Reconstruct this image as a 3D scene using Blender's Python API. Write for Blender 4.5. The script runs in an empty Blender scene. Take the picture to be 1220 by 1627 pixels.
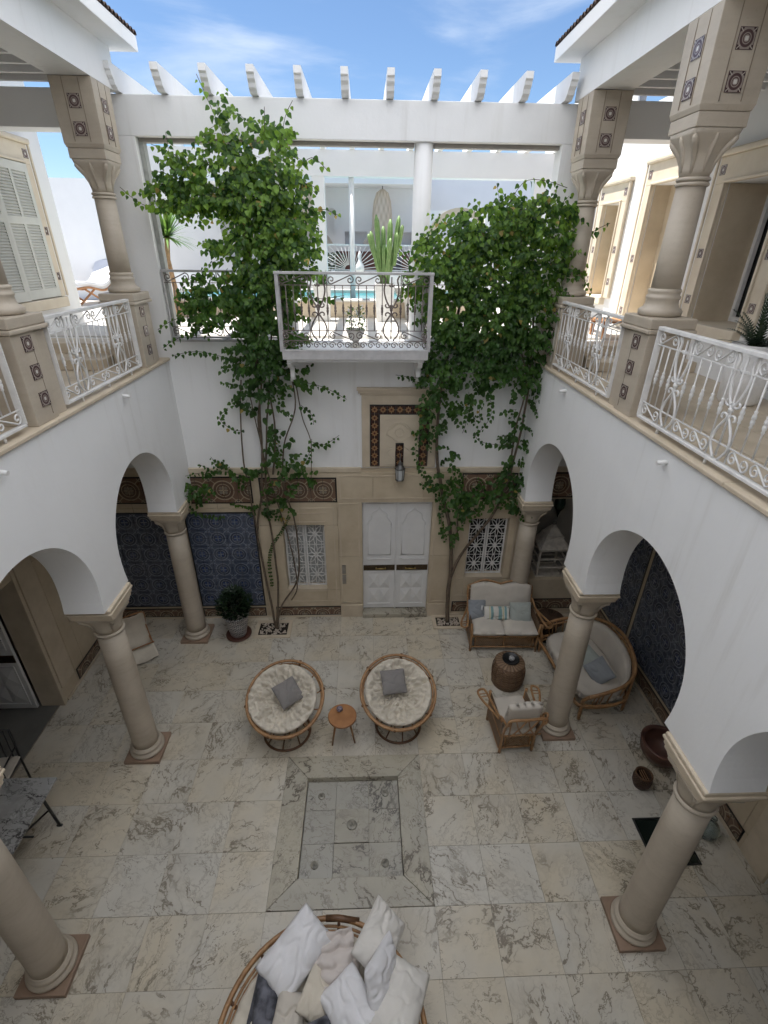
import bpy, math, random
from mathutils import Vector, Matrix, noise, Euler
random.seed(11)
sc = bpy.context.scene
col = sc.collection
PI = math.pi
def R(a): return math.radians(a)

# ------------------------------------------------------------------ camera
CAMP = (781.93, .490164, .0394821, .0119203)          # focal (px of a 1627 px high frame), pitch, yaw, roll
def cam_basis():
    f, pt, yw, rl = CAMP
    R0 = Vector((math.cos(yw), -math.sin(yw), 0)); F0 = Vector((math.sin(yw), math.cos(yw), 0)); Z = Vector((0, 0, 1))
    F = F0*math.cos(pt) - Z*math.sin(pt); U = F0*math.sin(pt) + Z*math.cos(pt)
    return R0*math.cos(rl) + U*math.sin(rl), -R0*math.sin(rl) + U*math.cos(rl), F
_r, _u, _f = cam_basis()
cd = bpy.data.cameras.new('camera'); cam = bpy.data.objects.new('camera', cd); col.objects.link(cam)
cd.sensor_fit = 'VERTICAL'; cd.sensor_height = 24; cd.lens = CAMP[0]/1627*24; cd.clip_start = .05; cd.clip_end = 500
m = Matrix((_r, _u, -_f)).transposed().to_4x4(); m.translation = (0, 0, 6.2)
cam.matrix_world = m
sc.camera = cam

# ------------------------------------------------------------------ sun, sky, exposure
SUN_DIR = Vector((-.30, .09, 1.0)).normalized()         # towards the sun
sun_el = math.asin(SUN_DIR.z); sun_az = math.atan2(SUN_DIR.x, SUN_DIR.y)
sd = bpy.data.lights.new('sun', 'SUN'); sd.energy = 4.6; sd.angle = R(.53); sd.color = (1, .965, .915)
so = bpy.data.objects.new('sun', sd); col.objects.link(so)
so.rotation_euler = SUN_DIR.to_track_quat('Z', 'Y').to_euler(); so.location = (-6, 8, 30)
w = bpy.data.worlds.new('World'); sc.world = w; w.use_nodes = True
wn = w.node_tree; wn.nodes.clear()
sky = wn.nodes.new('ShaderNodeTexSky'); sky.sky_type = 'NISHITA'; sky.sun_disc = False
sky.sun_elevation = sun_el; sky.sun_rotation = sun_az; sky.altitude = 50; sky.air_density = 1.0; sky.dust_density = .15; sky.ozone_density = 6.0
bg = wn.nodes.new('ShaderNodeBackground'); bg.inputs['Strength'].default_value = .066
wo = wn.nodes.new('ShaderNodeOutputWorld')
tc = wn.nodes.new('ShaderNodeTexCoord'); mp = wn.nodes.new('ShaderNodeMapping'); mp.inputs['Scale'].default_value = (1.2, 1.2, 4.5)
mp.inputs['Location'].default_value = (3.11, 3.71, 3.98)
nz = wn.nodes.new('ShaderNodeTexNoise'); nz.inputs['Scale'].default_value = 2.0; nz.inputs['Detail'].default_value = 7; nz.inputs['Roughness'].default_value = .55; nz.inputs['Distortion'].default_value = .4
mr = wn.nodes.new('ShaderNodeMapRange'); mr.interpolation_type = 'SMOOTHSTEP'
mr.inputs['From Min'].default_value = .50; mr.inputs['From Max'].default_value = .74; mr.inputs['To Max'].default_value = .8
mx = wn.nodes.new('ShaderNodeMix'); mx.data_type = 'RGBA'; mx.inputs[7].default_value = (5.2, 5.9, 7.0, 1)
L = wn.links.new
L(tc.outputs['Generated'], mp.inputs[0]); L(mp.outputs[0], nz.inputs['Vector']); L(nz.outputs['Fac'], mr.inputs['Value'])
L(mr.outputs[0], mx.inputs[0]); L(sky.outputs[0], mx.inputs[6]); L(mx.outputs[2], bg.inputs[0]); L(bg.outputs[0], wo.inputs[0])
sc.view_settings.view_transform = 'Standard'; sc.view_settings.look = 'None'; sc.view_settings.gamma = 1
sc.view_settings.use_curve_mapping = False
sc.view_settings.exposure = 1.33
sc.cycles.use_denoising = True
try: sc.cycles.denoiser = 'OPENIMAGEDENOISE'
except Exception: pass
sc.cycles.max_bounces = 10; sc.cycles.diffuse_bounces = 6; sc.cycles.transparent_max_bounces = 12; sc.cycles.sample_clamp_indirect = 6

# ------------------------------------------------------------------ geometry helpers
class MB:
    def __init__(s): s.v = []; s.f = []; s.sm = []; s.uv = []
    def face(s, pts, smooth=False, uv=None):
        i = len(s.v); s.v += [tuple(p) for p in pts]; s.f.append(tuple(range(i, i+len(pts)))); s.sm.append(smooth); s.uv.append(uv)
    def box(s, x0, x1, y0, y1, z0, z1):
        if x0 > x1: x0, x1 = x1, x0
        if y0 > y1: y0, y1 = y1, y0
        if z0 > z1: z0, z1 = z1, z0
        i = len(s.v)
        s.v += [(x0,y0,z0),(x1,y0,z0),(x1,y1,z0),(x0,y1,z0),(x0,y0,z1),(x1,y0,z1),(x1,y1,z1),(x0,y1,z1)]
        for q in ((0,3,2,1),(4,5,6,7),(0,1,5,4),(1,2,6,5),(2,3,7,6),(3,0,4,7)):
            s.f.append(tuple(i+a for a in q)); s.sm.append(False); s.uv.append(None)
        return s
    def rings(s, rings, closed_u=True, cap0=True, cap1=True, smooth=True, closed_v=False):
        i = len(s.v); n = len(rings[0])
        for r in rings: s.v += [tuple(p) for p in r]
        m_ = len(rings)
        for a in range(m_ if closed_v else m_-1):
            b = (a+1) % m_
            for k in range(n if closed_u else n-1):
                k2 = (k+1) % n
                s.f.append((i+a*n+k, i+a*n+k2, i+b*n+k2, i+b*n+k)); s.sm.append(smooth); s.uv.append(None)
        if not closed_v:
            if cap0: s.f.append(tuple(i+k for k in reversed(range(n)))); s.sm.append(False); s.uv.append(None)
            if cap1: s.f.append(tuple(i+(m_-1)*n+k for k in range(n))); s.sm.append(False); s.uv.append(None)
        return s
    def tube(s, pts, r, n=6, closed=False, flat=1.0):
        P = [Vector(p) for p in pts]; m_ = len(P)
        if m_ < 2: return s
        rr = r if isinstance(r, (list, tuple)) else [r]*m_
        rings = []; prev = None
        for i in range(m_):
            if closed: t = P[(i+1) % m_]-P[(i-1) % m_]
            else: t = P[min(i+1, m_-1)]-P[max(i-1, 0)]
            if t.length < 1e-9: t = Vector((0, 0, 1))
            t.normalize()
            if prev is None:
                a = Vector((0, 0, 1)) if abs(t.z) < .9 else Vector((1, 0, 0))
                prev = (a - t*a.dot(t)).normalized()
            else:
                q = prev - t*prev.dot(t)
                prev = q.normalized() if q.length > 1e-6 else prev
            b = t.cross(prev)
            rings.append([P[i] + prev*math.cos(2*PI*k/n)*rr[i] + b*math.sin(2*PI*k/n)*rr[i]*flat for k in range(n)])
        return s.rings(rings, closed_v=closed)
    def lathe(s, prof, c=(0, 0), n=24, cap0=True, cap1=True, sq=None):
        rings = []
        for r, z in prof:
            rings.append([(c[0]+r*math.cos(2*PI*k/n), c[1]+r*math.sin(2*PI*k/n), z) for k in range(n)])
        return s.rings(rings, cap0=cap0, cap1=cap1)
    def prism(s, outline, axis, a, b, smooth=False):
        def P(u, v, w_):
            return (w_, u, v) if axis == 'x' else ((u, w_, v) if axis == 'y' else (u, v, w_))
        n = len(outline); i = len(s.v)
        s.v += [P(u, v, a) for u, v in outline] + [P(u, v, b) for u, v in outline]
        s.f.append(tuple(i+k for k in range(n))); s.sm.append(False); s.uv.append(None)
        s.f.append(tuple(i+n+k for k in reversed(range(n)))); s.sm.append(False); s.uv.append(None)
        for k in range(n):
            k2 = (k+1) % n
            s.f.append((i+k, i+n+k, i+n+k2, i+k2)); s.sm.append(smooth); s.uv.append(None)
        return s
    def xf(s, M, start=0):
        for i in range(start, len(s.v)): s.v[i] = tuple(M @ Vector(s.v[i]))
        return s
    def mesh(s, name, mat, off=(0, 0, 0)):
        me = bpy.data.meshes.new(name)
        me.from_pydata([(x-off[0], y-off[1], z-off[2]) for x, y, z in s.v], [], s.f)
        me.polygons.foreach_set('use_smooth', s.sm)
        if any(u is not None for u in s.uv):
            ul = me.uv_layers.new(name='UVMap'); d = ul.data; li = 0
            for f, u in zip(s.f, s.uv):
                for k in range(len(f)):
                    d[li].uv = u[k] if u else (0, 0)
                    li += 1
        if mat: me.materials.append(mat)
        me.update()
        return me
    def build(s, name, mat, parent=None, world=False, bevel=0, fixn=True, label=None):
        off = (0, 0, 0)
        if world and parent is not None: off = parent['_o'] if '_o' in parent else tuple(parent.location)
        me = s.mesh(name, mat, off)
        if fixn:
            import bmesh
            b = bmesh.new(); b.from_mesh(me)
            bmesh.ops.remove_doubles(b, verts=b.verts, dist=1e-5) if any(s.sm) else None
            bmesh.ops.recalc_face_normals(b, faces=b.faces); b.to_mesh(me); b.free()
        o = bpy.data.objects.new(name, me); col.objects.link(o)
        if parent is not None: o.parent = parent
        if bevel:
            bv = o.modifiers.new('bevel', 'BEVEL'); bv.width = bevel; bv.segments = 2; bv.limit_method = 'ANGLE'; bv.angle_limit = R(40)
        if label: o['label'] = label
        return o
def inst(me, name, parent=None, loc=(0, 0, 0), rot=(0, 0, 0), scale=None):
    o = bpy.data.objects.new(name, me); col.objects.link(o); o.parent = parent; o.location = loc; o.rotation_euler = rot
    if scale is not None: o.scale = scale if isinstance(scale, (tuple, list)) else (scale,)*3
    return o
def thing(name, label, cat, loc=(0, 0, 0), rz=0, group=None):
    o = bpy.data.objects.new(name, None); col.objects.link(o); o.location = loc; o.rotation_euler = (0, 0, rz)
    o['label'] = label; o['category'] = cat
    if group: o['group'] = group
    o.empty_display_size = .1
    return o
def tag(o, label, cat, group=None):
    o['label'] = label; o['category'] = cat
    if group: o['group'] = group
    return o
def copy_thing(o, loc, rz=None, label=None, top=True):
    c = o.copy(); col.objects.link(c)
    if top:
        c.location = loc
        if rz is not None: c.rotation_euler = (0, 0, rz)
        if label: c['label'] = label
    for ch in list(o.children):
        d = copy_thing(ch, None, top=False); d.parent = c
    return c
def boxo(name, mat, parent, x0, x1, y0, y1, z0, z1, bevel=0, label=None):
    return MB().box(x0, x1, y0, y1, z0, z1).build(name, mat, parent, world=parent is not None, bevel=bevel, fixn=False, label=label)
def recenter(o):                      # move a top-level mesh's origin to its base centre
    me = o.data; xs = [v.co for v in me.vertices]
    lo = Vector((min(v.x for v in xs), min(v.y for v in xs), min(v.z for v in xs))); hi = Vector((max(v.x for v in xs), max(v.y for v in xs), max(v.z for v in xs)))
    c = Vector(((lo.x+hi.x)/2, (lo.y+hi.y)/2, lo.z)); me.transform(Matrix.Translation(-c)); o.location = o.location + c
    return o

# ------------------------------------------------------------------ materials (node expressions)
class X:
    """a scalar or vector socket with arithmetic"""
    def __init__(s, nt, so_): s.nt = nt; s.so = so_
    def _m(s, op, *a):
        n = s.nt.nodes.new('ShaderNodeMath'); n.operation = op
        for i, q in enumerate((s,)+a):
            if isinstance(q, X): s.nt.links.new(q.so, n.inputs[i])
            else: n.inputs[i].default_value = q
        return X(s.nt, n.outputs[0])
    def __add__(s, o): return s._m('ADD', o)
    __radd__ = __add__
    def __sub__(s, o): return s._m('SUBTRACT', o)
    def __rsub__(s, o): return (s*-1)+o
    def __mul__(s, o): return s._m('MULTIPLY', o)
    __rmul__ = __mul__
    def __truediv__(s, o): return s._m('DIVIDE', o)
    def abs(s): return s._m('ABSOLUTE')
    def sqrt(s): return s._m('SQRT')
    def frac(s): return s._m('FRACT')
    def sin(s): return s._m('SINE')
    def pow(s, k): return s._m('POWER', k)
    def min(s, o): return s._m('MINIMUM', o)
    def max(s, o): return s._m('MAXIMUM', o)
    def lt(s, o): return s._m('LESS_THAN', o)
    def gt(s, o): return s._m('GREATER_THAN', o)
    def ss(s, a, b):
        n = s.nt.nodes.new('ShaderNodeMapRange'); n.interpolation_type = 'SMOOTHSTEP'; s.nt.links.new(s.so, n.inputs['Value'])
        if a > b:
            n.inputs['From Min'].default_value = b; n.inputs['From Max'].default_value = a; n.inputs['To Min'].default_value = 1; n.inputs['To Max'].default_value = 0
        else:
            n.inputs['From Min'].default_value = a; n.inputs['From Max'].default_value = b
        return X(s.nt, n.outputs[0])
    def line(s, c, w_):              # 1 near value c
        return (s-c).abs().ss(w_*1.25, w_*.75)
class Mat:
    def __init__(s, name, rough=.6, metal=0, spec=.5):
        s.m = bpy.data.materials.new(name); s.m.use_nodes = True; s.nt = s.m.node_tree; s.nt.nodes.clear()
        s.b = s.nt.nodes.new('ShaderNodeBsdfPrincipled'); s.out = s.nt.nodes.new('ShaderNodeOutputMaterial')
        s.nt.links.new(s.b.outputs[0], s.out.inputs[0])
        s.b.inputs['Roughness'].default_value = rough; s.b.inputs['Metallic'].default_value = metal
        s.b.inputs['Specular IOR Level'].default_value = spec
    def n(s, t): return s.nt.nodes.new(t)
    def coord(s, kind='Object'):
        return s.n('ShaderNodeTexCoord').outputs[kind]
    def wpos(s): return s.n('ShaderNodeNewGeometry').outputs['Position']
    def rnd(s): return X(s.nt, s.n('ShaderNodeObjectInfo').outputs['Random'])
    def isl(s): return X(s.nt, s.n('ShaderNodeNewGeometry').outputs['Random Per Island'])
    def sep(s, v):
        n = s.n('ShaderNodeSeparateXYZ'); s.nt.links.new(v, n.inputs[0]); return [X(s.nt, o) for o in n.outputs]
    def comb(s, x, y, z):
        n = s.n('ShaderNodeCombineXYZ')
        for i, q in enumerate((x, y, z)):
            if isinstance(q, X): s.nt.links.new(q.so, n.inputs[i])
            else: n.inputs[i].default_value = q
        return n.outputs[0]
    def vm(s, op, a, b):
        n = s.n('ShaderNodeVectorMath'); n.operation = op
        for i, q in enumerate((a, b)):
            if isinstance(q, X): q = q.so
            if isinstance(q, bpy.types.NodeSocket):
                if op == 'SCALE' and i == 1: s.nt.links.new(q, n.inputs['Scale'])
                else: s.nt.links.new(q, n.inputs[i])
            elif op == 'SCALE' and i == 1: n.inputs['Scale'].default_value = q
            else: n.inputs[i].default_value = q
        return n.outputs[0]
    def noise(s, v, scale=5, detail=4, rough=.55, dist=0, color=False):
        n = s.n('ShaderNodeTexNoise'); s.nt.links.new(v, n.inputs['Vector'])
        n.inputs['Scale'].default_value = scale; n.inputs['Detail'].default_value = detail; n.inputs['Roughness'].default_value = rough; n.inputs['Distortion'].default_value = dist
        return n.outputs['Color'] if color else X(s.nt, n.outputs['Fac'])
    def voro(s, v, scale, feature='F1'):
        n = s.n('ShaderNodeTexVoronoi'); n.feature = feature; s.nt.links.new(v, n.inputs['Vector']); n.inputs['Scale'].default_value = scale
        return X(s.nt, n.outputs['Distance'])
    def mix(s, f, a, b):
        n = s.n('ShaderNodeMix'); n.data_type = 'RGBA'
        if isinstance(f, X): s.nt.links.new(f.so, n.inputs[0])
        else: n.inputs[0].default_value = f
        for i, q in ((6, a), (7, b)):
            if isinstance(q, (tuple, list)): n.inputs[i].default_value = tuple(q[:3])+(1,)
            else: s.nt.links.new(q, n.inputs[i])
        return n.outputs[2]
    def col(s, c):
        if isinstance(c, (tuple, list)): s.b.inputs['Base Color'].default_value = tuple(c[:3])+(1,)
        else: s.nt.links.new(c, s.b.inputs['Base Color'])
        return s
    def rough(s, x): s.nt.links.new(x.so, s.b.inputs['Roughness']); return s
    def bump(s, h, strength=.2, dist=.01):
        n = s.n('ShaderNodeBump'); n.inputs['Strength'].default_value = strength; n.inputs['Distance'].default_value = dist
        s.nt.links.new(h.so, n.inputs['Height']); s.nt.links.new(n.outputs[0], s.b.inputs['Normal']); return s
def simple(name, c, rough=.6, var=.12, scale=8, metal=0, bump=0, bscale=60, coords='wpos', c2=None):
    M = Mat(name, rough, metal); v = M.wpos() if coords == 'wpos' else M.coord('Object')
    n = M.noise(v, scale, 5, .6)
    c2 = c2 or tuple(x*(1-var*2.2) for x in c)
    M.col(M.mix(n.ss(.3, .75), c, c2))
    if bump: M.bump(M.noise(v, bscale, 4), bump, .006)
    return M.m
def veined(name, warm, cool, vein, rough=.32, strength=1.0, useobj=True, seed=0.):
    M = Mat(name, rough); base = M.coord('Object') if useobj else M.wpos()
    r = M.rnd()
    off = M.comb(r*61.7+seed, r*37.3, r*91.1)
    rot = M.n('ShaderNodeVectorRotate'); rot.rotation_type = 'Z_AXIS'; M.nt.links.new(base, rot.inputs['Vector']); M.nt.links.new((r*23).so, rot.inputs['Angle'])
    p = M.vm('ADD', rot.outputs[0], off)
    wv = M.noise(p, 1.7, 5, .60, color=True)
    p2 = M.vm('ADD', p, M.vm('SCALE', wv, .46))
    st = M.vm('MULTIPLY', p2, (1.0, 2.0, 1.0))
    n1 = M.noise(st, 1.9, 6, .62)
    ridge = (n1-.5).abs()
    widthm = M.noise(p, 1.5, 2).ss(.42, .68)
    v1 = (ridge/(widthm*.030+.007)).ss(1.0, .2)
    n3 = (M.noise(M.vm('ADD', st, (5.2, 1.3, 0)), 3.6, 5, .6)-.5).abs().ss(.028, .004)*M.noise(p, 1.9, 3).ss(.42, .62)
    e = M.voro(M.vm('MULTIPLY', p2, (1.0, 1.75, 1)), 4.6, 'DISTANCE_TO_EDGE')
    clus = M.noise(p, 1.5, 4).ss(.53, .70)
    v2 = (e.ss(.085, .0)*clus).max(e.ss(.40, .0)*clus*.30)
    fine = (M.noise(p2, 8, 5, .65)-.5).abs().ss(.045, .0)*M.noise(p, 2.6, 2).ss(.45, .7)
    vv = (v1*.95*M.noise(p, 2.1, 2).ss(.30, .55)).max(v2*.85).max(fine*.40).max(n3*.45).max(ridge.ss(.11, .0)*widthm*.22)*strength
    tone = (M.noise(p, 1.3, 4)*.85 + (r*7.13).frac()*.30)
    basec = M.mix(tone.ss(.35, .85)*.9+.05, cool, warm)
    cloud = M.mix(M.noise(p2, 2.6, 5).ss(.35, .8)*.30, basec, tuple(x*.66 for x in cool))
    cc = M.mix(vv, cloud, vein)
    big = M.noise(M.wpos(), .55, 3)
    cc = M.mix(big.ss(.42, .75)*.22, cc, (.27, .22, .14))
    M.col(cc); M.rough(M.noise(p, 5, 3)*.25+rough-.1)
    return M.m
MT = {}
def plaster():
    M = Mat('white_plaster', .75); v = M.wpos()
    n = M.noise(v, 1.1, 5, .6).ss(.35, .75); st = M.noise(M.vm('MULTIPLY', v, (5, 5, .28)), 1.6, 5, .6).ss(.52, .80)*M.noise(v, .9, 2).ss(.4, .65)
    c = M.mix(n*.5, (.81, .81, .805), (.755, .755, .75)); c = M.mix(st*.45, c, (.56, .54, .50))
    M.col(c); h = M.noise(v, 3.2, 3)*1.0+M.noise(v, 28, 4)*.22; M.bump(h, .30, .02); return M.m
MT['plaster'] = plaster()
MT['plaster_shade'] = simple('white_plaster_terrace', (.78, .79, .80), .75, .03, 1.0)
MT['lime'] = simple('limestone_cladding', (.58, .49, .36), .55, .10, 2.2, bump=.08, c2=(.47, .385, .27))
MT['lime2'] = simple('limestone_trim', (.60, .51, .39), .55, .08, 3.5, bump=.08, c2=(.50, .42, .31))
MT['cream'] = simple('cream_surround_stone', (.68, .60, .47), .55, .06, 3.5, bump=.06, c2=(.60, .51, .39))
def colstone():
    M = Mat('column_sandstone', .5); v = M.wpos()
    n = M.noise(v, 2.0, 5, .6).ss(.3, .7); f = M.noise(v, 45, 4, .7); b_ = M.noise(M.vm('MULTIPLY', v, (1.5, 1.5, 9)), 2.2, 4).ss(.4, .75)
    c = M.mix(n, (.50, .437, .350), (.42, .360, .285)); c = M.mix(b_*.22, c, (.33, .27, .21)); c = M.mix(f.ss(.55, .75)*.28, c, (.29, .24, .185)); c = M.mix(M.noise(v, 3.7, 6, .7).ss(.60, .72)*.25, c, (.54, .49, .42))
    M.col(c); M.bump(f, .14, .005); return M.m
MT['column'] = colstone()
MT['plinth'] = simple('plinth_sandstone', (.30, .205, .145), .5, .1, 4, c2=(.22, .15, .10))
MT['marble'] = veined('floor_marble', (.60, .525, .395), (.585, .56, .50), (.175, .145, .105), .30, .92)
MT['marble_g'] = veined('basin_marble', (.47, .425, .325), (.43, .405, .34), (.14, .12, .09), .34, 1.3, seed=13.)
MT['marble_b'] = veined('basin_floor_marble', (.43, .40, .325), (.40, .385, .34), (.13, .12, .105), .34, 1.2, seed=47.)
MT['marble_t'] = veined('grey_table_marble', (.40, .40, .39), (.30, .305, .31), (.055, .055, .06), .2, 1.6, seed=30.)
MT['terr'] = simple('terrace_stone', (.60, .57, .52), .6, .06, 3)
MT['white_iron'] = simple('white_painted_iron', (.78, .77, .75), .4, .08, 9)
MT['dark_iron'] = simple('dark_brown_iron', (.10, .072, .065), .5, .2, 14, c2=(.22, .19, .17))  # dark brown with random grey-brown patches
MT['grey_rail'] = simple('grey_painted_rail', (.50, .49, .49), .4, .1, 8)
MT['black_iron'] = simple('black_iron', (.02, .02, .02), .4, .2, 8)
MT['rattan'] = simple('rattan_cane', (.40, .225, .10), .42, .25, 14, coords='obj', c2=(.22, .11, .045), bump=.2, bscale=80)
MT['rattan_d'] = simple('dark_rattan_cane', (.15, .075, .035), .5, .25, 14, coords='obj', c2=(.07, .035, .018))
def wicker(name, a, b, sx=70, sz=70):
    M = Mat(name, .6); x, y, z = M.sep(M.coord('Object'))
    th = X(M.nt, y._m('ARCTAN2', x).so)
    wv = (th*sx).sin()*((z*sz*6.28).sin())
    n = M.noise(M.coord('Object'), 9, 3)
    M.col(M.mix((wv*.5+.5)*.8+n*.2, a, b)); M.bump(wv, .9, .004); return M.m
MT['wicker'] = wicker('brown_wicker', (.26, .165, .095), (.10, .058, .032), 22, 24)
MT['wicker_d'] = wicker('dark_wicker', (.095, .05, .028), (.022, .012, .008), 22, 22)
MT['wicker_l'] = wicker('natural_seagrass', (.62, .53, .42), (.40, .33, .25), 12, 5)
MT['shut'] = simple('shutter_paint', (.62, .62, .57), .5, .05, 4)
def fabric(name, c, rough=.9, w=.07, sc_=3):
    M = Mat(name, rough, spec=.2); v = M.coord('Object'); n = M.noise(v, sc_, 4)
    M.col(M.mix(n.ss(.3, .7), c, tuple(q*(1-w*2) for q in c)))
    M.bump(M.noise(v, 380, 2), .15, .002); M.b.inputs['Sheen Weight'].default_value = .15
    return M.m
MT['linen'] = fabric('unbleached_linen', (.66, .60, .50))
MT['linen_p'] = fabric('cream_sofa_linen', (.60, .55, .48))
MT['cotton'] = fabric('white_cotton', (.80, .79, .80))
MT['cotton_w'] = fabric('off_white_cotton', (.74, .71, .66))
MT['taupe'] = fabric('taupe_linen', (.24, .225, .215))
MT['grey_f'] = fabric('grey_linen', (.30, .32, .34))
MT['sage'] = fabric('grey_green_linen', (.38, .41, .38))
MT['navy'] = fabric('mottled_navy_linen', (.20, .205, .24), w=.42, sc_=7)
MT['throw'] = fabric('pale_rose_throw', (.66, .60, .56))
def stripes():
    M = Mat('striped_linen', .9, spec=.2); x, y, z = M.sep(M.coord('Object'))
    u = x*1.0
    g = (u+.09).abs().lt(.022).max((u-.05).abs().lt(.03)).max((u-.15).abs().lt(.02))
    cc = M.mix(g, (.62, .60, .55), (.22, .36, .36)); g2 = (u+.13).abs().lt(.008).max((u-.105).abs().lt(.008))
    M.col(M.mix(g2, cc, (.55, .53, .30))); return M.m
MT['stripe'] = stripes()
MT['terracotta'] = simple('glazed_terracotta', (.14, .065, .045), .35, .2, 6, c2=(.08, .04, .032))
MT['soil'] = simple('soil', (.03, .022, .015), .95, .2, 20)
MT['wood'] = simple('oiled_teak', (.40, .19, .075), .45, .2, 5, coords='obj', c2=(.26, .11, .04))
MT['stoolwood'] = simple('stool_wood', (.34, .185, .075), .35, .2, 7, coords='obj', c2=(.22, .11, .045))
MT['brass'] = simple('brass', (.55, .40, .15), .3, .1, 20, metal=1)
MT['bronze'] = simple('bronze_strap', (.10, .07, .04), .4, .2, 20, metal=.6)
MT['door'] = simple('white_door_paint', (.76, .755, .745), .4, .04, 3)
MT['steel'] = simple('nozzle_steel', (.40, .38, .32), .5, .3, 20, metal=.25)
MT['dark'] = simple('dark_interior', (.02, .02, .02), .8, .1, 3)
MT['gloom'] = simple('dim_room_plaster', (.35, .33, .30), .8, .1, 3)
MT['curtain'] = simple('pale_curtain', (.50, .51, .50), .8, .06, 5)
MT['slate'] = simple('grey_ceiling_board', (.10, .10, .10), .7, .1, 5)
MT['claytile'] = simple('clay_roof_tile', (.085, .06, .052), .8, .3, 9, c2=(.14, .095, .075))
MT['pebble'] = simple('pebble', (.62, .55, .47), .6, .3, 9, coords='obj', c2=(.35, .27, .21))
def isl_mat(name, a, b, rough=.6):
    M = Mat(name, rough); M.col(M.mix(M.isl(), a, b)); return M.m
MT['pebbles'] = isl_mat('mixed_pebbles', (.72, .66, .58), (.30, .22, .17))
MT['bark'] = simple('vine_bark', (.155, .115, .08), .85, .2, 20, c2=(.08, .06, .042), bump=.3)
MT['bark_d'] = simple('vine_bark_dark', (.09, .07, .055), .85, .2, 20, c2=(.05, .04, .03))
def leafmat(name, a, b, c, trans=.35):
    M = Mat(name, .42, spec=.35); i = M.isl() if name.startswith('vine_foliage') else M.rnd()
    n = M.noise(M.wpos(), 2.3, 3)
    px_, py_, pz_ = M.sep(M.wpos()); backlit_top = (pz_.ss(4.7, 6.7)*.78+.04)*((i*11.3).frac()).ss(.15, .9)  # brighter with height, standing in for backlight on the upper leaves
    cc = M.mix(n.ss(.35, .7), M.mix(i, a, b), M.mix((i*5.7).frac(), b, c))
    if 'vine' in name: cc = M.mix(backlit_top, cc, (.18, .31, .045)); cc = M.mix((i*3.31).frac().gt(.985), cc, (.30, .24, .07))
    M.col(cc)
    t = M.n('ShaderNodeBsdfTranslucent'); hs = M.n('ShaderNodeHueSaturation'); hs.inputs['Value'].default_value = 1.7; hs.inputs['Saturation'].default_value = 1.1; hs.inputs['Hue'].default_value = .485
    M.nt.links.new(cc, hs.inputs['Color']); M.nt.links.new(hs.outputs[0], t.inputs[0])
    ms = M.n('ShaderNodeMixShader'); ms.inputs[0].default_value = trans
    M.nt.links.new(M.b.outputs[0], ms.inputs[1]); M.nt.links.new(t.outputs[0], ms.inputs[2]); M.nt.links.new(ms.outputs[0], M.out.inputs[0])
    return M.m
MT['leafmass'] = leafmat('vine_foliage_green', (.019, .054, .013), (.037, .098, .018), (.075, .16, .029), .38)
MT['leaf'] = leafmat('vine_leaf_green', (.019, .054, .013), (.037, .098, .018), (.075, .16, .029), .38)
MT['darkleaf'] = leafmat('pot_plant_green', (.010, .022, .010), (.016, .034, .014), (.022, .045, .018), .1)
MT['palmleaf'] = leafmat('palm_green', (.055, .12, .03), (.10, .19, .045), (.17, .26, .08), .25)
MT['cactus'] = simple('cactus_green', (.13, .24, .07), .5, .25, 14, coords='obj', c2=(.22, .32, .12))
MT['trunk'] = simple('palm_trunk', (.42, .27, .15), .9, .2, 16)
def water():
    M = Mat('pool_water', .06); M.col((.05, .27, .31)); M.bump(M.noise(M.wpos(), 6, 3), .15, .02); return M.m
MT['water'] = water()
def glass(name, c=(1, 1, 1), rough=.02, alpha=.25):
    M = Mat(name, rough); M.col(c); M.b.inputs['Transmission Weight'].default_value = .9; M.b.inputs['IOR'].default_value = 1.45; return M.m
MT['glass'] = glass('clear_glass', (.85, .93, .9))
def sunshade_cloth():  # translucent cloth of the added, unseen sunshade
    M = Mat('added_sunshade_cloth', .9); t = M.n('ShaderNodeBsdfTranslucent'); t.inputs[0].default_value = (.85, .86, .87, 1)
    d = M.n('ShaderNodeBsdfDiffuse'); d.inputs[0].default_value = (.8, .8, .8, 1); ms = M.n('ShaderNodeMixShader'); ms.inputs[0].default_value = .62
    M.nt.links.new(d.outputs[0], ms.inputs[1]); M.nt.links.new(t.outputs[0], ms.inputs[2]); M.nt.links.new(ms.outputs[0], M.out.inputs[0]); return M.m
MT['added_sunshade'] = sunshade_cloth()
def uvcell(M):
    x, y, z = M.sep(M.coord('UV')); return x, y
def azulejo(name, ground, line, mid, petal, rough=.22):
    M = Mat(name, rough); u, v = uvcell(M); x = u-.5; y = v-.5; ax = x.abs(); ay = y.abs()
    r = (x*x+y*y).sqrt(); cx = .5-ax; cy = .5-ay; rc = (cx*cx+cy*cy).sqrt()
    c = M.mix(r.ss(.40, .39), ground, tuple(g*.62 for g in ground))
    petals = ((ax-.085)*(ax-.085)+(ay-.085)*(ay-.085)).sqrt().ss(.068, .060)
    c = M.mix(petals, c, petal)
    ring = r.line(.385, .022).max(r.line(.25, .014))
    dg = (ax-ay).abs().ss(.030, .02)*r.gt(.40)
    cor = rc.line(.12, .016).max(rc.ss(.05, .04))
    cross = (ax.min(ay)).ss(.016, .009)*r.lt(.17)
    c = M.mix(rc.ss(.10, .095)*.7, c, mid)
    c = M.mix(ring.max(dg).max(cor)*.85, c, line)
    c = M.mix(cross*.9, c, tuple(min(1, q*1.7) for q in line))
    n = M.noise(M.wpos(), 7, 3)
    c = M.mix((n.ss(.35, .75)*.35+M.rnd()*.18), c, tuple(g*.8 for g in ground))
    M.col(c); M.rough(n*.2+rough-.05); return M.m
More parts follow.
